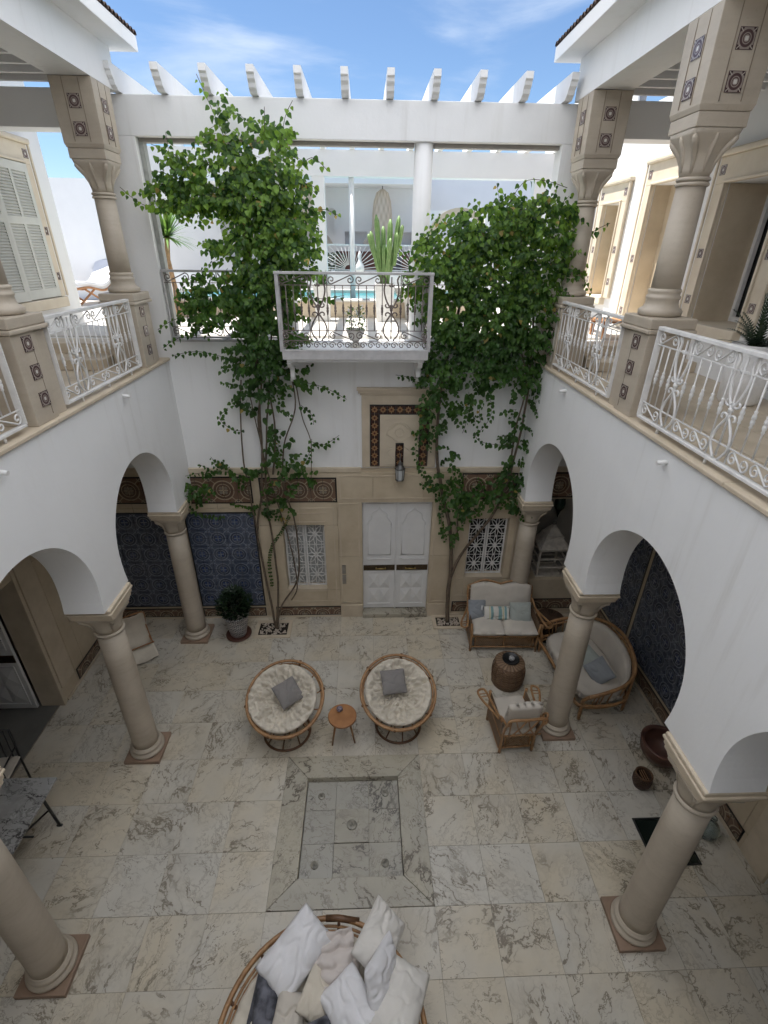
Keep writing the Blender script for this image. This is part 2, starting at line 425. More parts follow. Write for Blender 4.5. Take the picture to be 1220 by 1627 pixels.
MT['blue'] = azulejo('blue_azulejo', (.075, .092, .135), (.27, .30, .36), (.07, .10, .18), (.03, .055, .16))
MT['blue_d'] = azulejo('dark_blue_azulejo', (.08, .092, .125), (.32, .345, .39), (.055, .075, .13), (.035, .05, .12))
MT['ochre'] = azulejo('ochre_azulejo', (.17, .10, .065), (.48, .41, .29), (.06, .09, .085), (.22, .20, .16), .25)
def star():
    M = Mat('star_border_tile', .25); u, v = uvcell(M); x = (u-.5).abs(); y = (v-.5).abs(); r = (x*x+y*y).sqrt()
    st = (x.max(y)*1.0).min((x+y)*.72)
    c = M.mix(st.ss(.30, .28), (.045, .02, .015), (.26, .14, .06)); c = M.mix(r.ss(.16, .14), c, (.09, .03, .02)); c = M.mix(x.min(y).ss(.035, .02)*r.gt(.28), c, (.33, .25, .15))
    M.col(c); return M.m
MT['star'] = star()
def piltile():
    M = Mat('pillar_inset_tile', .25); u, v = uvcell(M); x = (u-.5).abs(); y = (v-.5).abs(); r = (x*x+y*y).sqrt(); cx = .5-x; cy = .5-y; rc = (cx*cx+cy*cy).sqrt()
    c = M.mix(r.line(.33, .065), (.30, .25, .22), (.085, .05, .05)); c = M.mix(rc.ss(.24, .22), c, (.06, .035, .035)); c = M.mix(((x-y).abs()).ss(.04, .03)*rc.lt(.3), c, (.45, .4, .35))
    c = M.mix(x.max(y).ss(.105, .095), c, (.62, .59, .54)); c = M.mix(r.line(.19, .025), c, (.10, .06, .06)); c = M.mix(x.max(y).gt(.47), c, (.08, .05, .05)); M.col(c); return M.m
MT['pil'] = piltile()
def potpat():
    M = Mat('patterned_glazed_pot', .3); x, y, z = M.sep(M.coord('Object')); th = X(M.nt, y._m('ARCTAN2', x).so)
    a = ((th*9).sin().abs()); b = ((z*62).sin().abs()); g = (a*b).line(.42, .2).max((z*31).sin().abs().ss(.12, .06))
    M.col(M.mix(g, (.055, .055, .075), (.55, .53, .50))); return M.m
MT['potpat'] = potpat()

# ------------------------------------------------------------------ setting: ground, floors
def setting(o): o['kind'] = 'structure'; return o
setting(MB().box(-160, 160, -160, 160, -.5, -.3).build('ground', MT['terr'], fixn=False))
HL, HR = -2.86, 2.52            # courtyard faces of the two arcades
WL, WR = -4.67, 4.40            # outer walls of the galleries
YF, YN = 7.43, -.28             # far wall, near wall
UF = 4.79                       # upper floor level
TF = 5.05                       # terrace level
fb_ = MB()
for a_, c_, d_, e_ in ((-7.6, -1.1, -2.5, 7.72), (.7, 7.4, -2.5, 7.72), (-1.1, .7, -2.5, 2.64), (-1.1, .7, 4.44, 7.72)): fb_.box(a_, c_, d_, e_, -.25, -.007)
fb_.box(-1.1, .7, 2.64, 4.44, -.25, -.121)
floor = setting(fb_.build('floor', simple('joint_mortar', (.36, .31, .24), .9, .2, 9), fixn=False))
G = .6; GX, GY = -1.1, 4.44
tm = MB().box(.002, G-.002, .002, G-.002, -.03, 0).mesh('tile', MT['marble'])
for i in range(-6, 10):
    for j in range(-8, 5):
        if 0 <= i < 3 and -3 <= j < 0: continue
        inst(tm, 'tile', floor, (GX+i*G, GY+j*G, random.uniform(-.0012, .0006)))
# side room floors seen through the open door
boxo('side_room_floor', simple('grey_screed', (.16, .155, .14), .6, .1, 3), None, -7.6, -4.72, 2.6, 6.6, -.006, .004)['kind'] = 'structure'

# sunken basin
bx0, bx1, by0, by1 = -1.1, .7, 2.64, 4.44
ix0, ix1, iy0, iy1 = -.80, .385, 2.94, 4.12
t = thing('basin', 'square sunken marble fountain basin in the middle of the courtyard floor', 'fountain basin', ((bx0+bx1)/2, (by0+by1)/2, 0))
def slab4(name, pts, z0, z1, mat, par):
    b = MB(); o_ = par.location
    lo = [(x-o_.x, y-o_.y, z0) for x, y in pts]; hi = [(x-o_.x, y-o_.y, z1) for x, y in pts]
    b.rings([lo, hi], smooth=False); return b.build(name, mat, par, bevel=.004)
g = .0028
slab4('border_slab', [(bx0+g, by0+g), (bx1-g, by0+g), (ix1, iy0-g), (ix0, iy0-g)], -.12, .012, MT['marble_g'], t)
slab4('border_slab', [(bx0+g, by1-g), (ix0, iy1+g), (ix1, iy1+g), (bx1-g, by1-g)], -.12, .012, MT['marble_g'], t)
slab4('border_slab', [(bx0+.001, by0+2*g), (ix0-g, iy0), (ix0-g, iy1), (bx0+.001, by1-2*g)], -.12, .012, MT['marble_g'], t)
slab4('border_slab', [(bx1-.001, by0+2*g), (bx1-.001, by1-2*g), (ix1+g, iy1), (ix1+g, iy0)], -.12, .012, MT['marble_g'], t)
cw = (ix1-ix0-.45)/2; cx_ = [ix0, ix0+.38, ix0+.80, ix1]; cy_ = [iy0, iy0+.40, iy0+.80, iy1]
for i in range(3):
    for j in range(3):
        zt = -.075 if (i, j) != (1, 1) else -.058
        boxo('basin_tile', MT['marble_b'], t, cx_[i]+.002, cx_[i+1]-.002, cy_[j]+.002, cy_[j+1]-.002, -.12, zt)
nz_ = MB().lathe([(.045, 0), (.045, .012), (.038, .016), (.012, .016), (.011, .035), (.004, .037)], n=18)
nm = nz_.mesh('nozzle', MT['steel']); bigm = MB().lathe([(.062, 0), (.062, .012), (.05, .018), (.013, .018), (.012, .04), (.004, .042)], n=20).mesh('nozzle', MT['steel'])
for x, y in ((ix0+.17, iy0+.17), (ix1-.2, iy0+.17), (ix0+.19, iy1-.2), (ix1-.17, iy1-.18)): inst(nm, 'nozzle', t, (x-t.location.x, y-t.location.y, -.075))
inst(bigm, 'nozzle', t, ((cx_[1]+cx_[2])/2-t.location.x, (cy_[1]+cy_[2])/2-t.location.y, -.058))

# ------------------------------------------------------------------ walls
def grid_wall(b, u0, u1, z0, z1, holes, y0, y1, axis='x'):
    """a wall slab between y0 (front) and y1 with rectangular holes (u0,u1,z0,z1)"""
    us = sorted({u0, u1, *[h[0] for h in holes], *[h[1] for h in holes]}); zs = sorted({z0, z1, *[h[2] for h in holes], *[h[3] for h in holes]})
    P = (lambda u, y, z: (u, y, z)) if axis == 'x' else (lambda u, y, z: (y, u, z))
    inh = lambda a, c: any(h[0] < a < h[1] and h[2] < c < h[3] for h in holes)
    solid = lambda i, j: 0 <= i < len(us)-1 and 0 <= j < len(zs)-1 and not inh((us[i]+us[i+1])/2, (zs[j]+zs[j+1])/2)
    for i in range(len(us)-1):
        for j in range(len(zs)-1):
            if not solid(i, j): continue
            a, c, d, e = us[i], us[i+1], zs[j], zs[j+1]
            b.face([P(a, y0, d), P(c, y0, d), P(c, y0, e), P(a, y0, e)]); b.face([P(a, y1, d), P(a, y1, e), P(c, y1, e), P(c, y1, d)])
            if not solid(i-1, j): b.face([P(a, y0, d), P(a, y0, e), P(a, y1, e), P(a, y1, d)])
            if not solid(i+1, j): b.face([P(c, y0, d), P(c, y1, d), P(c, y1, e), P(c, y0, e)])
            if not solid(i, j-1): b.face([P(a, y0, d), P(a, y1, d), P(c, y1, d), P(c, y0, d)])
            if not solid(i, j+1): b.face([P(a, y0, e), P(c, y0, e), P(c, y1, e), P(a, y1, e)])
    return b
def arcade(name, label, x0, x1, bays, hw, yend):
    o = thing(name, label, 'arcade wall', ((x0+x1)/2, 3.6, 2.67))
    pts = [(YN, 2.67)]
    for c in sorted(bays):
        pts.append((c-hw+.03, 2.67)); pts.append((c-hw+.008, 2.80)); pts.append((c-hw, 2.92))
        n = 44
        for k in range(n+1):
            a = PI-PI*k/n
            pts.append((c+hw*math.cos(a), 3.0+hw*math.sin(a)*1.0))
        pts.append((c+hw, 2.92)); pts.append((c+hw-.008, 2.80)); pts.append((c+hw-.03, 2.67))
    pts += [(yend, 2.67), (yend, 4.748), (YN, 4.748)]
    MB().prism(pts, 'x', x0, x1).build('arcade_wall', MT['plaster'], o, world=True)
    return o
LB = (5.78, 3.43, 1.08); RB = (6.05, 3.65, 1.27)
al = arcade('arcade_wall', 'white arcade wall with round arches on the side of the open panelled door', HL-.43, HL, LB, .9, YF)
ar = arcade('arcade_wall', 'white arcade wall with round arches on the side of the rattan sofas', HR, HR+.43, RB, .91, YF)
# upper gallery floors and their stone edges
for s, (xa, xb, xe) in enumerate(((WL, HL-.001, HL+.03), (HR+.001, WR, HR-.03))):
    nm_ = ('on the side of the louvred shutters', 'on the side of the tall stone doorways')[s]
    o = thing('gallery_floor', 'pale stone upper gallery floor with moulded beige edge '+nm_, 'gallery floor', ((xa+xb)/2, 3.6, 4.5))
    boxo('slab', MT['plaster'], o, xa, xb, -2.4, YF, 4.50, 4.745)
    edge = [(-.28, 1.6), (1.6, 3.05), (3.05, 4.5), (4.5, 5.95), (5.95, YF-.002)]
    for a, c in edge:
        if s == 0: boxo('edge_slab', MT['lime2'], o, xb-.50, xe, a+.002, c-.002, 4.752, 4.79, bevel=.008)
        else: boxo('edge_slab', MT['lime2'], o, xe, xa+.50, a+.002, c-.002, 4.752, 4.79, bevel=.008)
    n = 6
    for i in range(4):
        for j in range(12):
            w0, w1 = (WL+.002, HL-.505) if s == 0 else (HR+.505, WR-.002)
            dx = (w1-w0)/3
            if i < 3 and j*.62-.2 < 6.4: boxo('floor_slab', MT['lime2'], o, w0+i*dx+.003, w0+(i+1)*dx-.003, -.2+j*.62+.003, min(-.2+(j+1)*.62, 7.4)-.003, 4.748, 4.788)
    # two steps up to the terrace
    for k, (ya, zt) in enumerate(((6.55, 4.92), (7.0, TF))):
        boxo('step', MT['lime2'], o, (WL if s == 0 else HR+.5)+.004, (HL-.5 if s == 0 else WR)-.004, ya, YF+.0, 4.79, zt, bevel=.01)
    # small white drain spouts below the edge
    for y in ((5.85, 3.6, 1.5), (6.12, 3.76, 1.5))[s]:
        sp = MB(); sg = 1 if s == 0 else -1; fx = HL if s == 0 else HR
        sp.tube([(fx-sg*.03, y, 4.655), (fx+sg*.085, y, 4.64)], .021, 10); a_ = sp.build('drain_spout', MT['white_iron'])
        recenter(a_)
        tag(a_, {5.85: 'white drain spout below the gallery edge near the palm side pedestal', 3.6: 'white drain spout under the louvred shutter gallery, middle of the wall', 6.12: 'white drain spout on the wall just above the far arch beside the leafy vine', 3.76: 'white drain spout on the wall above the middle arch of the sofa side', 1.5: 'white drain spout on the near end of the '+('shutter' if s == 0 else 'doorway')+' side wall'}[y], 'drain spout', 'white drain spouts')
# far wall
DX0, DX1, DZ = -.08, 1.12, 2.43
W1 = (-1.46, -.74, .62, 2.0); W2 = (1.79, 2.49, .85, 2.1); NI = (2.96, 3.95, .80, 2.48)
fw = thing('end_wall', 'end wall of the courtyard, white plaster above beige stone cladding around the white double door', 'wall', (0, YF+.15, 0))
b = MB(); grid_wall(b, WL-.2, WR+.2, 0, 3.05, [(DX0, DX1, -.1, DZ), W1, W2, NI], YF+.002, YF+.34); b.build('stone_core', MT['lime'], fw, world=True, fixn=False)
grid_wall(MB(), WL-.2, WR+.2, 3.0501, TF-.04, [], YF, YF+.34).build('plaster_wall', MT['plaster'], fw, world=True, fixn=False)
def slabs(par, rects, y0, y1, mat, axis='x', name='stone_slab'):
    for (a, c, d, e) in rects:
        if axis == 'x': boxo(name, mat, par, a+.0025, c-.0025, y0, y1, d+.0025, e-.0025, bevel=.003)
        else: boxo(name, mat, par, y0, y1, a+.0025, c-.0025, d+.0025, e-.0025, bevel=.003)
S = []
for a, c in ((-4.66, -3.9), (-3.9, -3.15), (-3.15, -2.5), (-2.5, -1.86)):
    S += [(a, c, .0, .27), (a, c, .27, 1.25), (a, c, 1.25, 2.34), (a, c, 2.34, 2.98)]
S += [(-1.86, W1[0], 0, W1[2]), (W1[0], W1[1], 0, W1[2]), (W1[1], -.5, 0, W1[2]), (-1.86, W1[0], W1[2], W1[3]), (W1[1], -.5, W1[2], W1[3]),
      (-1.86, -1.15, W1[3], 2.98), (-1.15, -.5, W1[3], 2.98), (-.5, DX0, 0, .3), (-.5, DX0, .3, 1.35), (-.5, DX0, 1.35, DZ), (-.5, .1, DZ, 2.98), (.1, .95, DZ, 2.98), (.95, 1.56, DZ, 2.98),
      (DX1, 1.56, 0, .3), (DX1, 1.56, .3, 1.35), (DX1, 1.56, 1.35, DZ)]
S += [(1.56, W2[0], 0, W2[2]), (W2[0], W2[1], 0, W2[2]), (W2[1], NI[0], 0, NI[2]), (1.56, W2[0], W2[2], W2[3]), (W2[1], NI[0], W2[2], W2[3]), (1.56, W2[1], W2[3], 2.98), (W2[1], NI[0], W2[3], 2.98),
      (NI[0], NI[1], 0, NI[2]), (NI[1], 4.39, 0, 1.5), (NI[1], 4.39, 1.5, 2.98), (NI[0], NI[1], NI[3], 2.98)]
slabs(fw, S, YF-.03, YF+.001, MT['lime'])
boxo('cornice', MT['lime2'], fw, WL+.01, -.09, YF-.045, YF-.001, 2.985, 3.07, bevel=.01)
boxo('cornice', MT['lime2'], fw, 1.13, WR-.01, YF-.045, YF-.001, 2.985, 3.07, bevel=.01)
boxo('skirting', MT['lime2'], fw, WL+.01, -.5, YF-.05, YF-.031, 0.001, .035, bevel=.005)
boxo('skirting', MT['lime2'], fw, 1.56, WR-.01, YF-.05, YF-.031, 0.001, .035, bevel=.005)
def frame4(b, a, c, d, e, w_, y0, y1):
    b.box(a, c, y0, y1, e-w_, e); b.box(a, c, y0, y1, d, d+w_); b.box(a, a+w_, y0, y1, d+w_, e-w_); b.box(c-w_, c, y0, y1, d+w_, e-w_); return b
for a, c, d, e in ((-1.66, -.56, .36, 2.34), (-.45, 1.50, 2.50, 2.93), (1.62, 2.62, .45, 2.42), (-.47, -.13, .32, 2.42), (1.17, 1.52, .32, 2.42)):
    frame4(MB(), a, c, d, e, .018, YF-.042, YF-.031).build('moulding', MT['lime2'], fw, world=True, fixn=False)
frame4(MB(), -1.50, -.68, 2.06, 2.24, .014, YF-.041, YF-.031).build('moulding', MT['lime2'], fw, world=True, fixn=False)
boxo('pilaster_base', MT['lime2'], fw, -.5, DX0-.01, YF-.06, YF-.031, .001, .28, bevel=.006); boxo('pilaster_base', MT['lime2'], fw, DX1+.01, 1.56, YF-.06, YF-.031, .001, .28, bevel=.006)
boxo('threshold', MT['marble_g'], fw, DX0-.01, DX1+.01, YF-.10, YF+.3, .001, .085, bevel=.006)
boxo('switch_plate', simple('grey_switch_plate', (.30, .27, .23), .4), fw, -.455, -.385, YF-.045, YF-.031, .76, .96, bevel=.003)
boxo('switch_plate', bpy.data.materials['grey_switch_plate'], fw, -.455, -.385, YF-.045, YF-.031, .985, 1.17, bevel=.003)

def tile_mesh(mat, ts, i, j, half=False, cache={}):
    k = (mat.name, round(ts, 4), i % 2, j % 2, half)
    if k not in cache:
        b = MB(); e = ts*.012+.0008; x0, x1 = e, ts-e; h = .012
        u0, v0 = (i % 2)*.5, (j % 2)*.5
        if half: v0 = .5
        b.face([(x0, x0, h), (x1, x0, h), (x1, x1, h), (x0, x1, h)], uv=[(u0, v0), (u0+.5, v0), (u0+.5, v0+.5), (u0, v0+.5)])
        for p, q in (((x0, x0), (x1, x0)), ((x1, x0), (x1, x1)), ((x1, x1), (x0, x1)), ((x0, x1), (x0, x0))):
            b.face([(p[0], p[1], 0), (q[0], q[1], 0), (q[0], q[1], h), (p[0], p[1], h)], uv=[(u0+.02, v0+.02)]*4)
        cache[k] = b.mesh('tile', mat)
    return cache[k]
def single_mesh(mat, ts, cache={}):
    k = (mat.name, round(ts, 4))
    if k not in cache:
        b = MB(); h = .012; x1 = ts
        b.face([(0, 0, h), (x1, 0, h), (x1, x1, h), (0, x1, h)], uv=[(0, 0), (1, 0), (1, 1), (0, 1)])
        for p, q in (((0, 0), (x1, 0)), ((x1, 0), (x1, x1)), ((x1, x1), (0, x1)), ((0, x1), (0, 0))):
            b.face([(p[0], p[1], 0), (q[0], q[1], 0), (q[0], q[1], h), (p[0], p[1], h)], uv=[(.01, .01)]*4)
        cache[k] = b.mesh('tile', mat)
    return cache[k]
MT['tileframe'] = simple('black_tile_border', (.012, .011, .011), .3, .1, 5)
def tile_panel(label, org, u, nx, nz_, ts, mat, fr=.022, half=False, name='tile_panel', single=False):
    u = Vector(u); v = Vector((0, 0, 1)); n = u.cross(v)
    M4 = Matrix((u, v, n)).transposed()
    o = thing(name, label, 'tile panel', org); o.rotation_euler = M4.to_euler()
    W_, H_ = nx*ts, nz_*ts
    MB().box(-fr, W_+fr, -fr, H_+fr, 0, .007).build('border', MT['tileframe'], o, fixn=False)
    for i in range(nx):
        for j in range(nz_):
            me = single_mesh(mat, ts-.003) if single else tile_mesh(mat, ts, i, j, half)
            inst(me, 'tile', o, (i*ts, j*ts, .0))
    return o
yT = YF-.0305
tile_panel('blue azulejo panel partly behind the far column with the potted plant before it', (-3.06, yT, .30), (1, 0, 0), 7, 12, .162, MT['blue'])
tile_panel('dark blue azulejo panel in the shaded corner behind the folding sling chair', (-4.58, yT, .30), (1, 0, 0), 8, 12, .162, MT['blue_d'])
tile_panel('brown rosette tile frieze above the blue panel beside the far column', (-3.02, yT, 2.455), (1, 0, 0), 5, 2, .222, MT['ochre'])
tile_panel('brown rosette tile frieze seen through the arch above the dark blue panel', (-4.55, yT, 2.455), (1, 0, 0), 6, 2, .222, MT['ochre'])
tile_panel('brown rosette tile frieze above the pale lattice window, vine stems across it', (-1.745, yT, 2.465), (1, 0, 0), 6, 2, .2045, MT['ochre'])
tile_panel('brown rosette tile frieze above the dark lattice window', (1.60, yT, 2.50), (1, 0, 0), 4, 2, .222, MT['ochre'])
tile_panel('brown rosette tile frieze over the lantern niche', (3.02, yT, 2.53), (1, 0, 0), 6, 2, .212, MT['ochre'])
tile_panel('low dark tile skirting under the pale lattice window', (-1.70, yT, .055), (1, 0, 0), 7, 1, .170, MT['ochre'], half=True, fr=.018)
tile_panel('low dark tile skirting under the blue panel behind the potted plant', (-3.06, yT, .055), (1, 0, 0), 7, 1, .162, MT['ochre'], half=True, fr=.018)
tile_panel('low dark tile skirting under the dark blue panel of the shaded corner', (-4.58, yT, .055), (1, 0, 0), 8, 1, .162, MT['ochre'], half=True, fr=.018)
tile_panel('low dark tile skirting behind the rattan loveseat', (1.62, yT, .10), (1, 0, 0), 6, 1, .2, MT['ochre'], half=True, fr=.018)
tile_panel('low dark tile skirting under the lantern niche', (3.0, yT, .14), (1, 0, 0), 6, 1, .2, MT['ochre'], half=True, fr=.018)

# carved panel over the door
pn = thing('door_overpanel', 'tall cream stone panel with dark star tile border above the double door', 'stone panel', (.52, YF-.02, 3.08))
boxo('stone_frame', MT['lime2'], pn, -.07, 1.11, YF-.035, YF-.001, 3.072, 4.25, bevel=.004)
for k, (e, z0, z1) in enumerate(((.0, 4.252, 4.285), (.03, 4.287, 4.33), (.05, 4.332, 4.37))): boxo('cornice', MT['lime2'], pn, -.09-e, 1.13+e, YF-.04-e, YF-.001, z0, z1, bevel=.006)
boxo('tile_ground', MT['tileframe'], pn, .055, .985, YF-.043, YF-.036, 3.10, 4.11)
boxo('inner_slab', simple('carved_cream_stone', (.58, .50, .385), .55, .05, 4), pn, .212, .828, YF-.052, YF-.0435, 3.10, 3.955, bevel=.003)
sm_ = single_mesh(MT['star'], .118)
for k in range(7):
    o_ = inst(sm_, 'tile', pn, (.07+k*.1295+(.0)-.52, -.0235, 3.975-3.08), (PI/2, 0, 0))
for k in range(7):
    for xx in (.07, .07+6*.1295): inst(sm_, 'tile', pn, (xx-.52, -.0235, 3.105+k*.1235-3.08), (PI/2, 0, 0))
cb = MB(); frame4(cb, .28, .76, 3.14, 3.88, .012, YF-.0575, YF-.0525)
for zc in (3.33, 3.66):
    cb.tube([(.52+.17*math.cos(2*PI*k/36)*(1+.12*math.cos(8*PI*k/36)), YF-.053, zc+.13*math.sin(2*PI*k/36)*(1+.12*math.cos(8*PI*k/36))) for k in range(36)], .006, 5, closed=True)
    cb.tube([(.52+.07*math.cos(2*PI*k/24), YF-.053, zc+.07*math.sin(2*PI*k/24)) for k in range(24)], .006, 5, closed=True)
cb.tube([(.52+.2*math.cos(PI*k/20), YF-.053, 3.62+.2*math.sin(PI*k/20)) for k in range(21)], .007, 5)
cb.build('carving', bpy.data.materials['carved_cream_stone'], pn, world=True)
boxo('bracket_strip', MT['tileframe'], pn, .462, .592, YF-.066, YF-.058, 3.10, 3.50)
sm2 = single_mesh(MT['star'], .108)
for k in range(3): inst(sm2, 'tile', pn, (.473-.52, -.0465, 3.12+k*.122-3.08), (PI/2, 0, 0))

# double door
dr = thing('double_door', 'white carved double door with bronze straps and brass handles', 'door', (.52, YF+.08, .085))
yD = YF+.07
for s in (0, 1):
    xa = DX0+.012 if s == 0 else .535; xb = .505 if s == 0 else DX1-.012
    boxo('leaf', MT['door'], dr, xa, xb, yD, yD+.05, .11, DZ-.012, bevel=.004)
    b = MB(); frame4(b, xa+.045, xb-.045, 1.22, DZ-.07, .022, yD-.014, yD-.001); frame4(b, xa+.045, xb-.045, .20, .96, .022, yD-.014, yD-.001)
    cxm = (xa+xb)/2; hw = (xb-xa)/2-.085
    arc = [(cxm-hw, 1.95)]
    for k in range(13):
        a = k/12; arc.append((cxm-hw*(1-a)+.03*math.sin(a*PI*3)*(1-a), 1.98+.30*a**.7))
    full = arc+[(2*cxm-x, z) for x, z in reversed(arc[:-1])]
    b.tube([(x, yD-.004, z) for x, z in full], .010, 6)
    b.tube([(cxm-hw, yD-.004, 1.95), (cxm-hw, yD-.004, 1.32), (cxm+hw, yD-.004, 1.32), (cxm+hw, yD-.004, 1.95)], .007, 5)
    b.build('moulding', MT['door'], dr, world=True)
    for i in (0, 1):
        for j in (0, 1):
            x0 = xa+.085+i*((xb-xa-.17)/2); x1 = x0+(xb-xa-.17)/2-.006; z0 = .245+j*.335; z1 = z0+.325; b = MB()
            q = [(x0, yD, z0), (x1, yD, z0), (x1, yD, z1), (x0, yD, z1)]; c_ = ((x0+x1)/2, yD-.028, (z0+z1)/2)
            for k in range(4): b.face([q[k], q[(k+1) % 4], c_])
            b.build('diamond_panel', MT['door'], dr, world=True)
    boxo('strap', MT['bronze'], dr, xa-.0, xb+.0, yD-.016, yD-.002, .985, 1.10, bevel=.003)
    hx = cxm+(.03 if s == 0 else -.03)
    b = MB(); b.tube([(hx-.09, yD-.05, 1.045), (hx+.09, yD-.05, 1.045)], .011, 8)
    for e in (-.085, .085): b.tube([(hx+e, yD-.012, 1.045), (hx+e, yD-.055, 1.045)], .012, 8); b.lathe([(.022, 0), (.022, .01)], n=10, c=(0, 0)) if False else None
    b.build('handle', MT['brass'], dr, world=True)
boxo('meeting_stile', MT['door'], dr, .507, .533, yD-.022, yD+.05, .10, DZ-.008, bevel=.004)
boxo('door_frame', MT['door'], dr, DX0+.001, DX0+.011, yD-.01, yD+.07, .09, DZ-.002); boxo('door_frame', MT['door'], dr, DX1-.011, DX1-.001, yD-.01, yD+.07, .09, DZ-.002)
boxo('dark_gap', MT['dark'], dr, DX0+.012, DX1-.012, yD+.051, yD+.06, .087, DZ-.01)

# lattice windows
def rosette_mesh(R_, mat):
    b = MB(); r = .0065
    for k in range(8):
        a = k*PI/4; ca, sa = math.cos(a), math.sin(a); pts = []
        for q in range(13):
            tt = q/12*2*PI; rr = R_*.5*(1-math.cos(tt))*.97+.004; ww = R_*.17*math.sin(tt)
            pts.append((ca*rr-sa*ww, 0, sa*rr+ca*ww))
        b.tube(pts[:-1], r, 4, closed=True)
    for sx in (-1, 1):
        for sz in (-1, 1):
            b.tube([(sx*R_*(.86+.15*math.cos(2*PI*k/9)), 0, sz*R_*(.86+.15*math.sin(2*PI*k/9))) for k in range(9)], r, 4, closed=True)
    b.tube([(R_*1.0*x, 0, R_*1.0*z) for x, z in ((-1, -1), (1, -1), (1, 1), (-1, 1))], r*.9, 4, closed=True)
    return b.mesh('rosette', mat)
rosc = {}
def lattice_window(label, x0, x1, z0, z1, yy, glassmat, nc=2, nr=3):
    o = thing('lattice_window', label, 'window', ((x0+x1)/2, yy, z0))
    boxo('back_panel', glassmat, o, x0+.002, x1-.002, yy+.10, yy+.11, z0+.002, z1-.002)
    boxo('sill', MT['lime2'], o, x0-.02, x1+.02, yy-.125, yy+.09, z0-.03, z0+.03, bevel=.006)
    for s in (0, 1):
        a = x0+.01 if s == 0 else (x0+x1)/2+.006; c = (x0+x1)/2-.006 if s == 0 else x1-.01
        frame4(MB(), a, c, z0+.035, z1-.01, .022, yy-.012, yy+.012).build('sash', MT['white_iron'], o, world=True, fixn=False)
        nr_ = 3; hh = (z1-z0-.09)/nr_; ww = (c-a-.05); R_ = ww/2
        for j in range(nr_):
            zc = z0+.058+hh*(j+.5)
            key = round(R_, 3)
            if key not in rosc: rosc[key] = rosette_mesh(R_, MT['white_iron'])
            inst(rosc[key], 'rosette', o, ((a+c)/2-o.location.x, 0, zc-o.location.z), scale=(1, 1, hh/2/R_))
    return o
lattice_window('white floral lattice window with pale curtain beside the tall stemmed vine', W1[0], W1[1], W1[2], W1[3], YF+.09, MT['curtain'])
lattice_window('white floral lattice window with dark glass behind the rattan loveseat', W2[0], W2[1], W2[2], W2[3], YF+.09, MT['dark'])

# niche
nb = MB(); nb.box(NI[0]-.05, NI[1]+.05, YF+.60, YF+.64, NI[2]-.05, NI[3]+.05).box(NI[0]-.05, NI[0]-.001, YF+.342, YF+.6, NI[2], NI[3]).box(NI[1]+.001, NI[1]+.05, YF+.342, YF+.6, NI[2], NI[3]).box(NI[0]-.05, NI[1]+.05, YF+.342, YF+.6, NI[3]+.001, NI[3]+.05).box(NI[0]-.05, NI[1]+.05, YF+.342, YF+.6, NI[2]-.05, NI[2]-.001)
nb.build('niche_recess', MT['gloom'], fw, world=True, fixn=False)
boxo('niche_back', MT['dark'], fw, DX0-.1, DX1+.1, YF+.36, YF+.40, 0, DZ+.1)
boxo('window_back', MT['dark'], fw, W1[0]-.1, W1[1]+.1, YF+.36, YF+.40, W1[2]-.1, W1[3]+.1); boxo('window_back', MT['dark'], fw, W2[0]-.1, W2[1]+.1, YF+.36, YF+.40, W2[2]-.1, W2[3]+.1)

